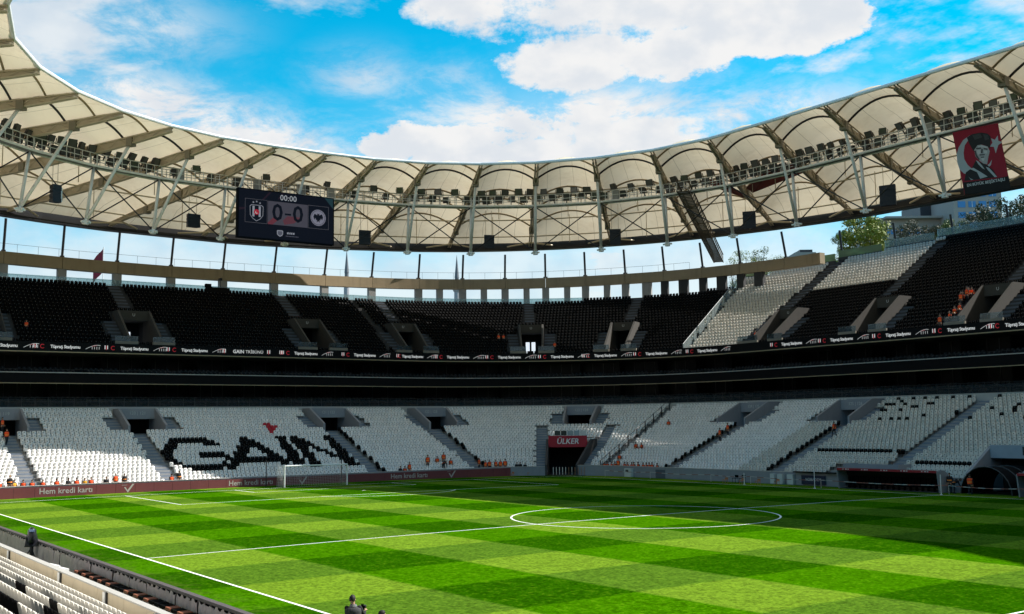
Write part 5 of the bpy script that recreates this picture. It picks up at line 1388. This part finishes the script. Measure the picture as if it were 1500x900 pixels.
def body_mesh(J, voxel=.024, fingers=True):
    m = MB()
    P_, Ch, Nk, Hd = J['pelvis'], J['chest'], J['neck'], J['head']
    ball(m, P_, .17, 1.0, .78, .8); ball(m, Ch, .19, 1.02, .72, 1.15); mid = tuple((a+b)/2 for a, b in zip(P_, Ch)); ball(m, mid, .165, 1.0, .74, 1.1)
    m.tube(P_, Ch, .14, .15, n=12)
    limb(m, [Ch, Nk, Hd], [.10, .058, .06])
    ball(m, Hd, .112, .80, .96, 1.12)
    hf = J.get('face', (0, -1, 0)); ball(m, tuple(h+f*.098 for h, f in zip(Hd, hf)), .022, 1, 1, 1.5)            # nose
    ball(m, (Hd[0]+hf[0]*.05, Hd[1]+hf[1]*.05, Hd[2]-.085), .055, .9, .9, .7)                                # jaw
    sd_ = (-hf[1], hf[0], 0)
    for sg in (-1, 1): ball(m, tuple(h+s_*sg*.092 for h, s_ in zip(Hd, sd_)), .026, .6, 1, 1.3)               # ears
    for sg, n in ((-1, 'r'), (1, 'l')):
        limb(m, [J['sh_'+n], J['el_'+n], J['wr_'+n]], [.072, .052, .037]); m.tube(Ch, J['sh_'+n], .11, .07, n=10)
        w = np.array(J['wr_'+n], float); e = np.array(J['el_'+n], float); d = (w-e)/np.linalg.norm(w-e); hd = w+d*.08
        ball(m, tuple(hd), .05, .9, .9, .9)
        if fingers:
            a = np.cross(d, (0, 0, 1) if abs(d[2]) < .9 else (1, 0, 0)); a /= np.linalg.norm(a); b = np.cross(d, a)
            for i, L_ in enumerate((.065, .08, .075, .06)):
                p0 = hd+a*(i-1.5)*.021+d*.03; p1 = p0+d*L_*.55+b*.01; p2 = p1+d*L_*.35+b*.035; limb(m, [tuple(p0), tuple(p1), tuple(p2)], [.0125, .0115, .010])
            p0 = hd+a*.045-d*.01; limb(m, [tuple(p0), tuple(p0+a*.03+d*.03+b*.02)], [.014, .011])
        limb(m, [J['hp_'+n], J['kn_'+n], J['an_'+n]], [.105, .068, .048]); m.tube(P_, J['hp_'+n], .13, .11, n=10)
        an = J['an_'+n]; fd = J.get('toe', (0, -1, 0)); limb(m, [(an[0]-fd[0]*.04, an[1]-fd[1]*.04, an[2]-.03), (an[0]+fd[0]*.15, an[1]+fd[1]*.15, an[2]-.045)], [.050, .040])
    o = m.build('body_raw', cloth_black)
    md_ = o.modifiers.new('r', 'REMESH'); md_.mode = 'VOXEL'; md_.voxel_size = voxel; md_.use_smooth_shade = True
    sm = o.modifiers.new('s', 'SMOOTH'); sm.iterations = 2; sm.factor = .5
    dg = bpy.context.evaluated_depsgraph_get(); dg.update()
    me = bpy.data.meshes.new_from_object(o.evaluated_get(dg)); bpy.data.objects.remove(o)
    me.name = 'body'; me.materials.clear()
    for q_ in (cloth_black, trousers_dark, skin): me.materials.append(q_)
    wr = [np.array(J['wr_'+n]) for n in 'rl']; el_ = [np.array(J['el_'+n]) for n in 'rl']; hips = np.array(P_)
    kn = [(np.array(J['hp_'+n]), np.array(J['kn_'+n]), np.array(J['an_'+n])) for n in 'rl']
    def dseg(c, a, b):
        t = max(0, min(1, np.dot(c-a, b-a)/np.dot(b-a, b-a))); return np.linalg.norm(c-a-(b-a)*t)
    for p in me.polygons:
        c = np.array(p.center); idx = 0
        if c[2] > Nk[2]+.005 and np.linalg.norm(c-np.array(Hd)) < .22: idx = 2
        else:
            for w, e in zip(wr, el_):
                d = (w-e)/np.linalg.norm(w-e)
                if np.dot(c-w, d) > .0 and np.linalg.norm(c-w) < .24: idx = 2
            if idx == 0 and (c[2] < hips[2]-.03 or min(min(dseg(c, a, b), dseg(c, b, e_)) for a, b, e_ in kn) < .12) and np.linalg.norm(c-np.array(Ch)) > .25: idx = 1
        p.material_index = idx
    return me
def torso_shell(J, mt, grow=1.16):
    """vest round the torso: closed shell open at neck and hem"""
    P_, Ch, Nk = map(np.array, (J['pelvis'], J['chest'], J['neck'])); m = MB(); n = 14; ax_ = Ch-P_
    rings = [(P_-ax_*.05, .185, .150), (P_+ax_*.3, .182, .142), (P_+ax_*.62, .192, .142), (Ch+ax_*.05, .212, .148), (Ch+ax_*.36, .205, .125), (Nk+(Ch-Nk)*.28, .11, .085)]
    for c, a, b in rings:
        for i in range(n):
            t = 2*PI*i/n; m.v.append((c[0]+a*grow*math.cos(t), c[1]+b*grow*math.sin(t), c[2]))
    for r_ in range(len(rings)-1):
        for i in range(n): m.f.append((r_*n+i, r_*n+(i+1) % n, (r_+1)*n+(i+1) % n, (r_+1)*n+i)); m.mi.append(1 if r_ == 1 else 0)
    o = m.build('vest', [mt, vest_band], None, smooth=True); me = o.data; bpy.data.objects.remove(o); return me
def cap_mesh(J, mt, kind='hair'):
    Hd = J['head']; m = MB(); n, k = 12, 5; hf = J.get('face', (0, -1, 0))
    for j in range(k+1):
        t = PI*.60*j/k
        for i in range(n):
            a = 2*PI*i/n; dirx, diry = math.sin(t)*math.cos(a), math.sin(t)*math.sin(a)
            fr_ = dirx*hf[0]+diry*hf[1]; lift = .05*max(0, fr_)*(j/k)
            m.v.append((Hd[0]+.098*dirx-hf[0]*.012, Hd[1]+.116*diry-hf[1]*.012, Hd[2]+.012+.132*math.cos(t)+lift*1.3))
    for j in range(k):
        for i in range(n): m.f.append((j*n+i, j*n+(i+1) % n, (j+1)*n+(i+1) % n, (j+1)*n+i)); m.mi.append(0)
    if kind == 'cap':
        b = len(m.v); m.add([(Hd[0]-.07, Hd[1]-.09, Hd[2]+.05), (Hd[0]+.07, Hd[1]-.09, Hd[2]+.05), (Hd[0]+.05, Hd[1]-.19, Hd[2]+.035), (Hd[0]-.05, Hd[1]-.19, Hd[2]+.035)], [(0, 1, 2, 3)])
    o = m.build('hair', mt, None, smooth=True); me = o.data; bpy.data.objects.remove(o); return me
STAND = dict(pelvis=(0, 0, .97), chest=(0, .01, 1.29), neck=(0, .0, 1.51), head=(0, -.02, 1.645), sh_r=(-.19, 0, 1.42), sh_l=(.19, 0, 1.42), el_r=(-.26, .03, 1.14), el_l=(.26, .03, 1.14), wr_r=(-.25, -.10, .91), wr_l=(.25, -.10, .91),
             hp_r=(-.10, 0, .92), hp_l=(.10, 0, .92), kn_r=(-.11, -.02, .50), kn_l=(.11, -.02, .50), an_r=(-.12, .02, .09), an_l=(.12, .02, .09))
SIT = dict(pelvis=(0, .05, .52), chest=(0, .04, .84), neck=(0, .0, 1.05), head=(0, -.03, 1.19), sh_r=(-.19, .03, .97), sh_l=(.19, .03, .97), el_r=(-.26, -.02, .70), el_l=(.26, -.02, .70), wr_r=(-.12, -.24, .60), wr_l=(.12, -.24, .60),
           hp_r=(-.10, .02, .50), hp_l=(.10, .02, .50), kn_r=(-.13, -.42, .50), kn_l=(.13, -.42, .50), an_r=(-.13, -.40, .09), an_l=(.13, -.40, .09))
WALK = dict(STAND, kn_r=(-.10, -.16, .52), an_r=(-.11, -.20, .12), kn_l=(.10, .06, .50), an_l=(.11, .26, .13), el_l=(.25, -.06, 1.14), wr_l=(.21, -.26, .99), el_r=(-.25, .12, 1.15), wr_r=(-.24, .16, .90))
BEND = dict(STAND, pelvis=(0, .12, .93), chest=(0, -.22, 1.10), neck=(0, -.42, 1.16), head=(0, -.55, 1.20), sh_r=(-.18, -.34, 1.10), sh_l=(.18, -.34, 1.10), el_r=(-.2, -.42, .82), el_l=(.2, -.42, .82), wr_r=(-.14, -.55, .62), wr_l=(.14, -.55, .62))
BODY, VEST, HAIR = {}, {}, {}
for nm, J in (('stand', STAND), ('sit', SIT), ('walk', WALK), ('bend', BEND)):
    BODY[nm] = body_mesh(J); VEST[nm, 'o'] = torso_shell(J, vest_orange); VEST[nm, 'y'] = torso_shell(J, vest_yellow); VEST[nm, 'k'] = torso_shell(J, cloth_black, 1.22)
    HAIR[nm, 'd'] = cap_mesh(J, hair_dark); HAIR[nm, 'c'] = cap_mesh(J, cloth_black, 'cap'); HAIR[nm, 'f'] = cap_mesh(J, hair_fair)
pr = random.Random(11)
def person(loc, rz, pose, vest, lab, hair=None, grp=None, sc_=1.0):
    t = thing('person', lab, 'person', tuple(float(c) for c in loc), rz, grp); t.scale = (sc_,)*3
    mesh_obj('body', BODY[pose], t)
    if vest: mesh_obj('vest' if vest != 'k' else 'jacket', VEST[pose, vest], t)
    mesh_obj('hair' if (hair or 'c') != 'c' else 'cap', HAIR[pose, hair or pr.choice('ddc')], t)
    return t
def at_row(T, s, off, dz=0.0):
    """standing spot on a terrace"""
    k = max(0, int((off-T['o'])/T['d'])); p = P3(s, off, row_z(T, k)+dz); n = SP(s)[2:]
    return p, math.atan2(n[1], n[0])-PI/2
def steward(T, s, off, pose, lab, vest='o', hair=None, grp='stewards in orange vests', turn=0.0, k_=1.0):
    k = max(0, round((off-T['o']-.4)/T['d'])); p, rz = at_row(T, s, row_off(T, k)+(.42 if pose == 'sit' else .35)); 
    return person(p, rz+turn+pr.uniform(-.35, .35), pose, vest, lab, hair, grp, k_*pr.uniform(.96, 1.04))
# end stand, front row on the left
L_ = [(-30.2, 'o', 'steward in orange vest cut by the left picture edge'), (-28.9, 'y', 'steward in yellow orange vest beside the woman in black'), (-28.1, 'o', 'second steward in vest right of the woman in black'), (-27.3, 'o', 'orange vested steward at the foot of the left aisle'),
      (-26.3, 'o', 'orange vested steward left above the first board lettering'), (-25.0, 'o', 'orange vested steward above the middle of first board lettering'), (-23.9, 'k', 'person in black jacket above the first board lettering'), (-23.1, 'o', 'orange vested steward above the end of first board lettering'),
      (-22.3, 'y', 'yellow vested steward just right of first board lettering'), (-21.7, 'o', 'orange vested steward beside the yellow vested one')]
for s_, v, lab in L_: steward(LOW, s_, .6, 'sit', lab, v, grp='stewards along the end stand front row')
steward(LOW, -29.3, .6, 'stand', 'woman in black with fair hair standing at the left front row', 'k', 'f', None)
steward(LOW, -20.2, .6, 'sit', 'person in black jacket leaning at the front row left of tick mark', 'k', 'd', None); steward(LOW, -19.3, .6, 'stand', 'steward in orange vest standing right of first tick mark', 'o', 'd', None, k_=.9)
steward(LOW, -18.4, .6, 'stand', 'person in big black jacket standing right of first tick mark', 'k', 'd', None, k_=.9)
steward(LOW, -13.5, .6, 'sit', 'steward in orange vest sitting at foot of the second aisle', 'o', 'c', None); steward(LOW, -12.7, .6, 'stand', 'person in dark clothes standing at foot of the second aisle', 'k', 'd', None, k_=.92)
steward(LOW, -27.6, 15.0, 'stand', 'orange vested steward highest on the far left stairs', turn=.8); steward(LOW, -27.7, 11.8, 'walk', 'orange vested steward lower on the far left stairs', turn=.5)
for i, (s_, o_, ps, lab) in enumerate(((18.8, 2.5, 'stand', 'orange vested steward leftmost in the group right of the goal'), (20.7, 3.4, 'sit', 'orange vested steward seated second from left, group right of goal'), (21.6, 3.4, 'stand', 'orange vested steward standing tallest in group right of goal'),
        (20.6, 1.8, 'bend', 'steward bending forward below the group right of the goal'), (22.2, 2.5, 'sit', 'orange vested steward rightmost in the group right of the goal'), (14.1, .6, 'sit', 'person in black leftmost above third board lettering'), (14.7, .6, 'sit', 'orange vested steward in middle of three above third board lettering'),
        (15.3, .6, 'stand', 'orange vested steward rightmost of three above third board lettering'))): steward(LOW, s_, o_, ps, lab, 'k' if i == 5 else 'o')
for i, (s_, o_, ps, v, lab) in enumerate(((25.76, 1.3, 'stand', 'o', 'orange vested steward leftmost at the foot of the corner aisle'), (26.2, 1.1, 'stand', 'o', 'orange vested steward second at the foot of the corner aisle'), (26.75, .6, 'walk', 'o', 'orange vested steward stepping down at the corner aisle'), (27.6, .6, 'stand', 'o', 'orange vested steward third from right by end of red board'),
        (28.2, .6, 'stand', 'o', 'orange vested steward second from right by end of red board'), (28.8, .6, 'stand', 'o', 'orange vested steward nearest the end of the red board'), (30.3, .6, 'sit', 'k', 'person in black leftmost of three left of the corner tunnel'), (30.7, .6, 'sit', 'k', 'person in black in the middle of three left of the tunnel'),
        (31.3, .6, 'sit', 'k', 'person in black nearest the white tubular barrier'))): steward(LOW, s_, o_, ps, lab, v, k_=.95)
ff = [41.3, 41.7, 42.3, 42.8, 43.35, 44.3, 44.8, 45.5, 45.9, 46.7, 47.6, 48.2, 48.7, 49.2, 50.1]
od = ['leftmost', 'second from left', 'third from left', 'fourth from left', 'standing', 'sixth from left', 'seventh from left', 'middle one', 'seventh from right', 'sixth from right', 'fifth from right', 'fourth from right', 'third from right', 'second from right', 'rightmost']
for s_, w_ in zip(ff, od): steward(LOW, s_, .6, 'stand' if w_ == 'standing' else 'sit', 'orange vested steward in row right of corner tunnel, '+w_, grp='stewards seated right of the corner tunnel')
for s_, o_, ps, lab in ((41.9, 2.75, 'sit', 'orange vested steward low beside the black stair railing'), (42.2, 6.4, 'sit', 'left of two orange vested stewards midway up the black railing'), (42.8, 6.4, 'sit', 'right of two orange vested stewards midway up the black railing'), (42.4, 13.3, 'sit', 'orange vested steward high beside the black stair railing'),
        (51.8, 11.3, 'stand', 'orange vested steward upper of two on the far stand aisle'), (52.0, 9.7, 'stand', 'orange vested steward lower of two on the far stand aisle'), (68.0, 11.1, 'walk', 'orange vested steward on the aisle beside the right hand gangway'), (84.3, .9, 'sit', 'steward in red orange vest behind the right end of dugout')): steward(LOW, s_, o_, ps, lab)
for i, (s_, o_) in enumerate(((77.8, 22.0), (78.1, 23.1), (78.4, 24.3), (77.2, 26.5), (78.7, 25.1), (76.6, 27.4), (77.8, 27.6), (77.2, 28.6), (78.0, 28.4))):
    sa, oa = (75.0-.02*i, o_)
    steward(UPP, 74.2+(s_-76.5)*.5, oa, 'stand' if i in (0, 3, 6) else 'sit', 'orange vested steward on upper far right stairs, '+['lowest', 'second lowest', 'third lowest', 'fifth up on the left', 'fourth up', 'seventh up on the left', 'sixth up', 'topmost left', 'topmost right'][i], grp='stewards on the upper right stairs')
for s_, o_, lab in ((45.6, 23.5, 'orange vested steward left of two by the white upper seats'), (46.2, 24.4, 'orange vested steward right of two by the white upper seats'), (31.2, 25.7, 'left of two stewards among black upper seats at mid picture'), (31.45, 25.5, 'right of two stewards among black upper seats at mid picture'),
        (-23.5, 25.1, 'lone orange vested steward in upper seats at far left'), (34.1, 23.4, 'lone orange vested steward beside the middle upper gangway')): steward(UPP, s_, o_, 'sit', lab)
person((1.8, 35.9, .0), R(-150), 'walk', 'o', 'steward in orange vest and dark trousers walking by the players tunnel', 'd')
person((-.2, 36.6, 0), R(120), 'bend', 'k', 'person in dark clothes bending down beside the long dugout', 'd')
person((-1.0, 37.2, 0), R(10), 'stand', 'k', 'person in dark clothes standing at right end of dugout', 'd')
# photographer at the near touchline
PH = dict(STAND, head=(.02, -.04, 1.655), face=(-.35, -.93, 0), el_r=(-.33, -.08, 1.18), wr_r=(-.36, -.33, 1.26), el_l=(.16, -.22, 1.20), wr_l=(-.16, -.42, 1.25))
BODY['photo'] = body_mesh(PH, .016); HAIR['photo', 'd'] = cap_mesh(PH, hair_dark); VEST['photo', 'k'] = torso_shell(PH, mat('jacket_grey', (.045, .048, .052), .85, .2, 5), 1.2)
gaze = R(150)
ph = person((28.35, -36.6, 0), 0.0, 'photo', 'k', 'photographer in grey jacket holding a camera at near touchline', 'd'); ph.rotation_euler = (0, 0, math.atan2(.45, -.9)+PI/2); ph.scale = (.97,)*3
m = MB(); n = 14      # collar
for zz_, r_ in ((1.46, .12), (1.53, .085)):
    for i in range(n): m.v.append((r_*math.cos(2*PI*i/n), .005+r_*.9*math.sin(2*PI*i/n), zz_))
for i in range(n): m.f.append((i, (i+1) % n, n+(i+1) % n, n+i)); m.mi.append(0)
o = m.build('collar', shirt_grey, ph, world=False, smooth=True)
cam_loc = ph.matrix_basis @ Vector((-.28, -.50, 1.33))
pc = thing('photo_camera', 'black camera with long lens held by the photographer', 'camera', tuple(cam_loc), ph.rotation_euler[2]-.3)
m = MB(); m.box((0, 0, 0), (.17, .09, .12)); m.box((0, .0, .075), (.07, .07, .05)); m.build('body', black_plastic, pc, world=False)
m = MB(); m.tube((0, -.04, -.005), (0, -.26, -.005), .045, .055, n=12); m.build('lens', black_steel, pc, world=False)
m = MB(); m.box((0, .052, -.005), (.09, .01, .06)); m.build('screen', dark_glass, pc, world=False)
p2 = person((30.25, -36.7, 0), R(160), 'stand', 'k', 'dark haired person whose head just shows beside the photographer', 'd', None, .875)
# ------------------------------------------------------------------ beyond the stadium
def sstep(v): v = max(0.0, min(1.0, v)); return v*v*(3-2*v)
def hill_z(x, y): return 40.0*sstep((y-100)/80.0)*sstep((x+190)/35.0)-.1
m = MB(); GX, GY = np.linspace(-230, 260, 50), np.linspace(95, 420, 40)
for y in GY:
    for x in GX: m.v.append((x, y, hill_z(x, y)+1.2*math.sin(x*.11)*math.sin(y*.13)*sstep((y-110)/60)*sstep((x+190)/35.0)))
for j in range(39):
    for i in range(49): q_ = j*50+i; m.f.append((q_, q_+1, q_+51, q_+50)); m.mi.append(0)
tag(m.build('hillside', mat('hill_grass', (.05, .075, .025), .9, .4, .08), None, smooth=True), kind='structure')
def leaf_mat(name, col):
    return mat(name, col, .6, .35, .5, island=.5)
def tree(px_, py_, dist, height, width, col, lab, name='tree', seed=1, lean=0.0, n=9000, airy=.0, grp='trees on the hill beyond the far stand'):
    """crown top at the given bearing; base on the hill"""
    r_ = random.Random(seed); x0, y0 = (px_-750)/FPX, (450-py_)/FPX; d = fw+x0*rt+y0*up; d = d/np.linalg.norm(d[:2]); top = CAM_POS+d*dist
    base = np.array((top[0], top[1], max(hill_z(top[0], top[1])-.3, top[2]-height))); H = top[2]-base[2]
    t = thing(name, lab, 'tree', tuple(base), 0, grp)
    m = MB(); pts = [base+np.array((0, 0, H*f_))+np.array((math.sin(f_*5+seed)*.02*H, math.cos(f_*4+seed)*.02*H, 0)) for f_ in np.linspace(0, .8, 7)]
    m.path(pts, [width*.035*(1-f_)+.05 for f_ in np.linspace(0, .85, 7)], 7)
    clumps = []
    for i in range(70):
        a, z = r_.uniform(0, 2*PI), r_.uniform(.22, .97); rad = width/2*math.sqrt(max(.02, 1-((z-.58)/.45)**2))*r_.uniform(.35, 1.0)
        c = base+np.array((math.cos(a)*rad, math.sin(a)*rad, H*z)); clumps.append((c, width*r_.uniform(.10, .17)))
        s_ = pts[min(6, int(z*6))]; mid_ = (s_+c)/2-np.array((0, 0, H*.02))
        if i % 3 == 0: m.path([s_, mid_, c], [width*.012, width*.008, width*.003], 5)
    m.build('trunk', mat('bark', (.09, .07, .05), .9, .3, 2), t)
    V, F = [], []
    lr = width*.019
    for i in range(n):
        c, cr = clumps[i % len(clumps)]; v = np.array([r_.gauss(0, 1) for _ in range(3)]); v /= np.linalg.norm(v); p = c+v*cr*r_.uniform(.35, 1.0)**.5*np.array((1, 1, .8))
        a = np.array([r_.gauss(0, 1) for _ in range(3)]); a /= np.linalg.norm(a); b = np.cross(a, v+.01); b /= np.linalg.norm(b)+1e-6; s_ = lr*r_.uniform(.6, 1.3)
        q_ = len(V); V += [tuple(p+a*s_-base), tuple(p+b*s_*.6-base), tuple(p-a*s_-base), tuple(p-b*s_*.6-base)]; F.append((q_, q_+1, q_+2, q_+3))
    me = bpy.data.meshes.new('crown'); me.from_pydata(V, [], F); me.materials.append(col); me.update(); mesh_obj('crown', me, t)
    return t
spring = leaf_mat('leaf_spring', (.20, .24, .018)); mid_g = leaf_mat('leaf_mid', (.10, .14, .022)); deep_g = leaf_mat('leaf_deep', (.035, .055, .018)); olive = leaf_mat('leaf_olive', (.085, .085, .045))
tree(1268, 316, 250, 24, 14, spring, 'broad bright yellow green tree above the white upper seats', 'broad_tree', 2, n=16000)
tree(1236, 338, 256, 18, 7, mid_g, 'smaller green tree at left flank of the bright tree', 'broad_tree', 3)
tree(1330, 326, 262, 16, 10, olive, 'grey olive bush right of the bright tree', 'bushy_tree', 4)
tree(1362, 332, 255, 14, 9, olive, 'low olive bush below the white office building', 'bushy_tree', 5)
tree(1395, 322, 250, 14, 8, mid_g, 'green bush at the foot of the office building', 'bushy_tree', 6)
tree(1452, 300, 240, 18, 10, deep_g, 'dark evergreen left of pair behind the glass screen at right', 'evergreen_tree', 7)
tree(1490, 286, 238, 20, 12, deep_g, 'dark evergreen right of pair behind the glass screen at right', 'evergreen_tree', 8)
tree(1430, 312, 244, 14, 8, deep_g, 'small dark evergreen beside the roof column at right', 'evergreen_tree', 9)
tree(1088, 366, 330, 22, 9, spring, 'airy spring green tree right of the dark gantry foot', 'young_tree', 10, n=3000)
tree(1112, 364, 335, 22, 10, mid_g, 'second airy spring tree right of the dark gantry foot', 'young_tree', 11, n=3000)
tree(1138, 372, 330, 18, 8, spring, 'low bright green shrub tree beyond the ring beam end', 'young_tree', 12, n=2600)
tree(1073, 372, 334, 20, 5, spring, 'thin spring green tree nearest the dark gantry foot', 'young_tree', 13, n=1500)
# office building on the hill
bw = mat('facade_white', (.32, .31, .30), .8, .1, .3); bgl = mat('window_blue', (.02, .20, .50), .35, .3, .15, spec=.6); bdk = mat('facade_dark', (.03, .035, .045), .4)
def bear(px_, py_, dist):
    d = fw+(px_-750)/FPX*rt+(450-py_)/FPX*up; d = d/np.linalg.norm(d[:2]); return CAM_POS+d*dist
of = bear(1400, 340, 300); ofb = thing('office_building', 'white office building with rows of blue windows on the hill', 'building', (of[0], of[1], hill_z(of[0], of[1])))
rh = np.array((rt[0], rt[1], 0)); rh /= np.linalg.norm(rh); bk = np.array((-rh[1], rh[0], 0)); bk = bk if bk @ fw > 0 else -bk
def obx(px0, px1, py0, py1, dist, depth, mt, name, parent=ofb):
    c = bear((px0+px1)/2, py1, dist); s_ = dist/FPX; wd = (px1-px0)*s_; ht = (py1-py0)*s_*1.0; zb = c[2]
    m = MB(); m.obox(c-rh*wd/2, rh*wd, bk*depth, (0, 0, ht)); return m.build(name, mt, parent), c, wd, ht
WG, c, wd, ht = obx(1402, 1468, 268, 350, 300, 22, bw, 'wing')
for fl_ in range(5):
    for i in range(4):
        p = c-rh*wd/2+rh*(1.1+i*2.65)+np.array((0, 0, 2.6+fl_*2.75)); m = MB(); m.obox(p-bk*.10, rh*1.9, bk*.12, (0, 0, 1.55)); wn_ = m.build('window', bgl, WG)
        if i % 2: m = MB(); m.obox(p-bk*.16+rh*.9, rh*.10, bk*.1, (0, 0, 1.55)); m.build('window_frame', white_paint, WG)
WG2, c, wd, ht = obx(1292, 1398, 320, 350, 304, 20, bw, 'wing')
for i in range(9):
    p = c-rh*wd/2+rh*(.8+i*2.1)+np.array((0, 0, ht-4.4)); m = MB(); m.obox(p-bk*.1, rh*1.7, bk*.12, (0, 0, 1.3)); m.build('window', bgl, WG2)
obx(1350, 1398, 296, 319.5, 312, 14, bdk, 'penthouse'); obx(1300, 1396, 316.5, 319.4, 302, 12, bw, 'roof_edge')
# low white buildings behind the right part of the ring beam
hb = bear(1190, 376, 360); wbl = thing('white_block', 'low white building glimpsed beyond the ring beam at right', 'building', (hb[0], hb[1], hill_z(hb[0], hb[1])))
obx(1166, 1196, 370, 392, 360, 12, bw, 'wall', wbl); obx(1172, 1190, 366, 369.5, 361, 8, bdk, 'roof_plant', wbl)
# slender towers and flag seen through the openings on the left
stone = mat('tower_stone', (.38, .38, .40), .8, .1, .2)
for px_, py_, lab in ((508, 366, 'slim pale stone tower with pointed tip, left of pair'), (669, 374, 'slim pale stone tower with pointed tip, right of pair')):
    tp = bear(px_, py_, 330); t = thing('stone_tower', lab, 'tower', (tp[0], tp[1], 0), group='slim towers beyond the end stand')
    m = MB(); z = tp[2]; m.tube((tp[0], tp[1], 0), (tp[0], tp[1], z-11), 1.0, .85, n=10); m.build('shaft', stone, t)
    m = MB(); m.tube((tp[0], tp[1], z-11.2), (tp[0], tp[1], z-10.5), 1.0, 1.35, n=10); m.tube((tp[0], tp[1], z-10.5), (tp[0], tp[1], z-9.6), 1.35, 1.35, n=10); m.build('balcony', stone, t)
    m = MB(); m.tube((tp[0], tp[1], z-9.6), (tp[0], tp[1], z-7), .62, .62, n=10); m.tube((tp[0], tp[1], z-7), (tp[0], tp[1], z), .72, .03, n=10); m.build('spire', mat('lead_grey', (.16, .17, .19), .6), t)
for px_, py_, h, lab in ((152, 362, 14, 'flagpole with drooping red flag beyond the end stand'), ):
    tp = bear(px_, py_, 215); t = thing('flagpole', lab, 'flag', (tp[0], tp[1], 0))
    m = MB(); m.tube((tp[0], tp[1], 0), tuple(tp), .14, .07, n=6); m.build('pole', steel, t)
    m = MB(); N = 6
    for i in range(N+1):
        for j in range(5): m.v.append(tuple(tp+rh*(-.1-i*.30)+bk*(.15*math.sin(i*1.3))+np.array((0, 0, -.3-j*1.1-i*.35))))
    for i in range(N):
        for j in range(4): q_ = i*5+j; m.f.append((q_, q_+1, q_+6, q_+5)); m.mi.append(0)
    m.build('flag', mat('flag_red', (.30, .03, .05), .8), t, smooth=True)
# camera platform on the upper rim at left
cp = P3(4.2, 36.4, 25.6); t = thing('camera_platform', 'small black camera platform on the upper rim left of the scoreboard', 'platform', tuple(cp))
m = MB(); m.box(cp+np.array((0, 0, .5)), (1.2, 3.2, .9)); m.build('box', black_paint, t)
m = MB(); m.tube(cp+np.array((0, .4, .9)), cp+np.array((0, .4, 2.0)), .05, n=6); m.box(cp+np.array((0, .4, 2.2)), (.8, .3, .35)); m.build('camera', black_steel, t)
m = MB(); m.box(cp+np.array((0, -1.4, 1.2)), (.6, .8, .5)); m.build('case', black_paint, t)
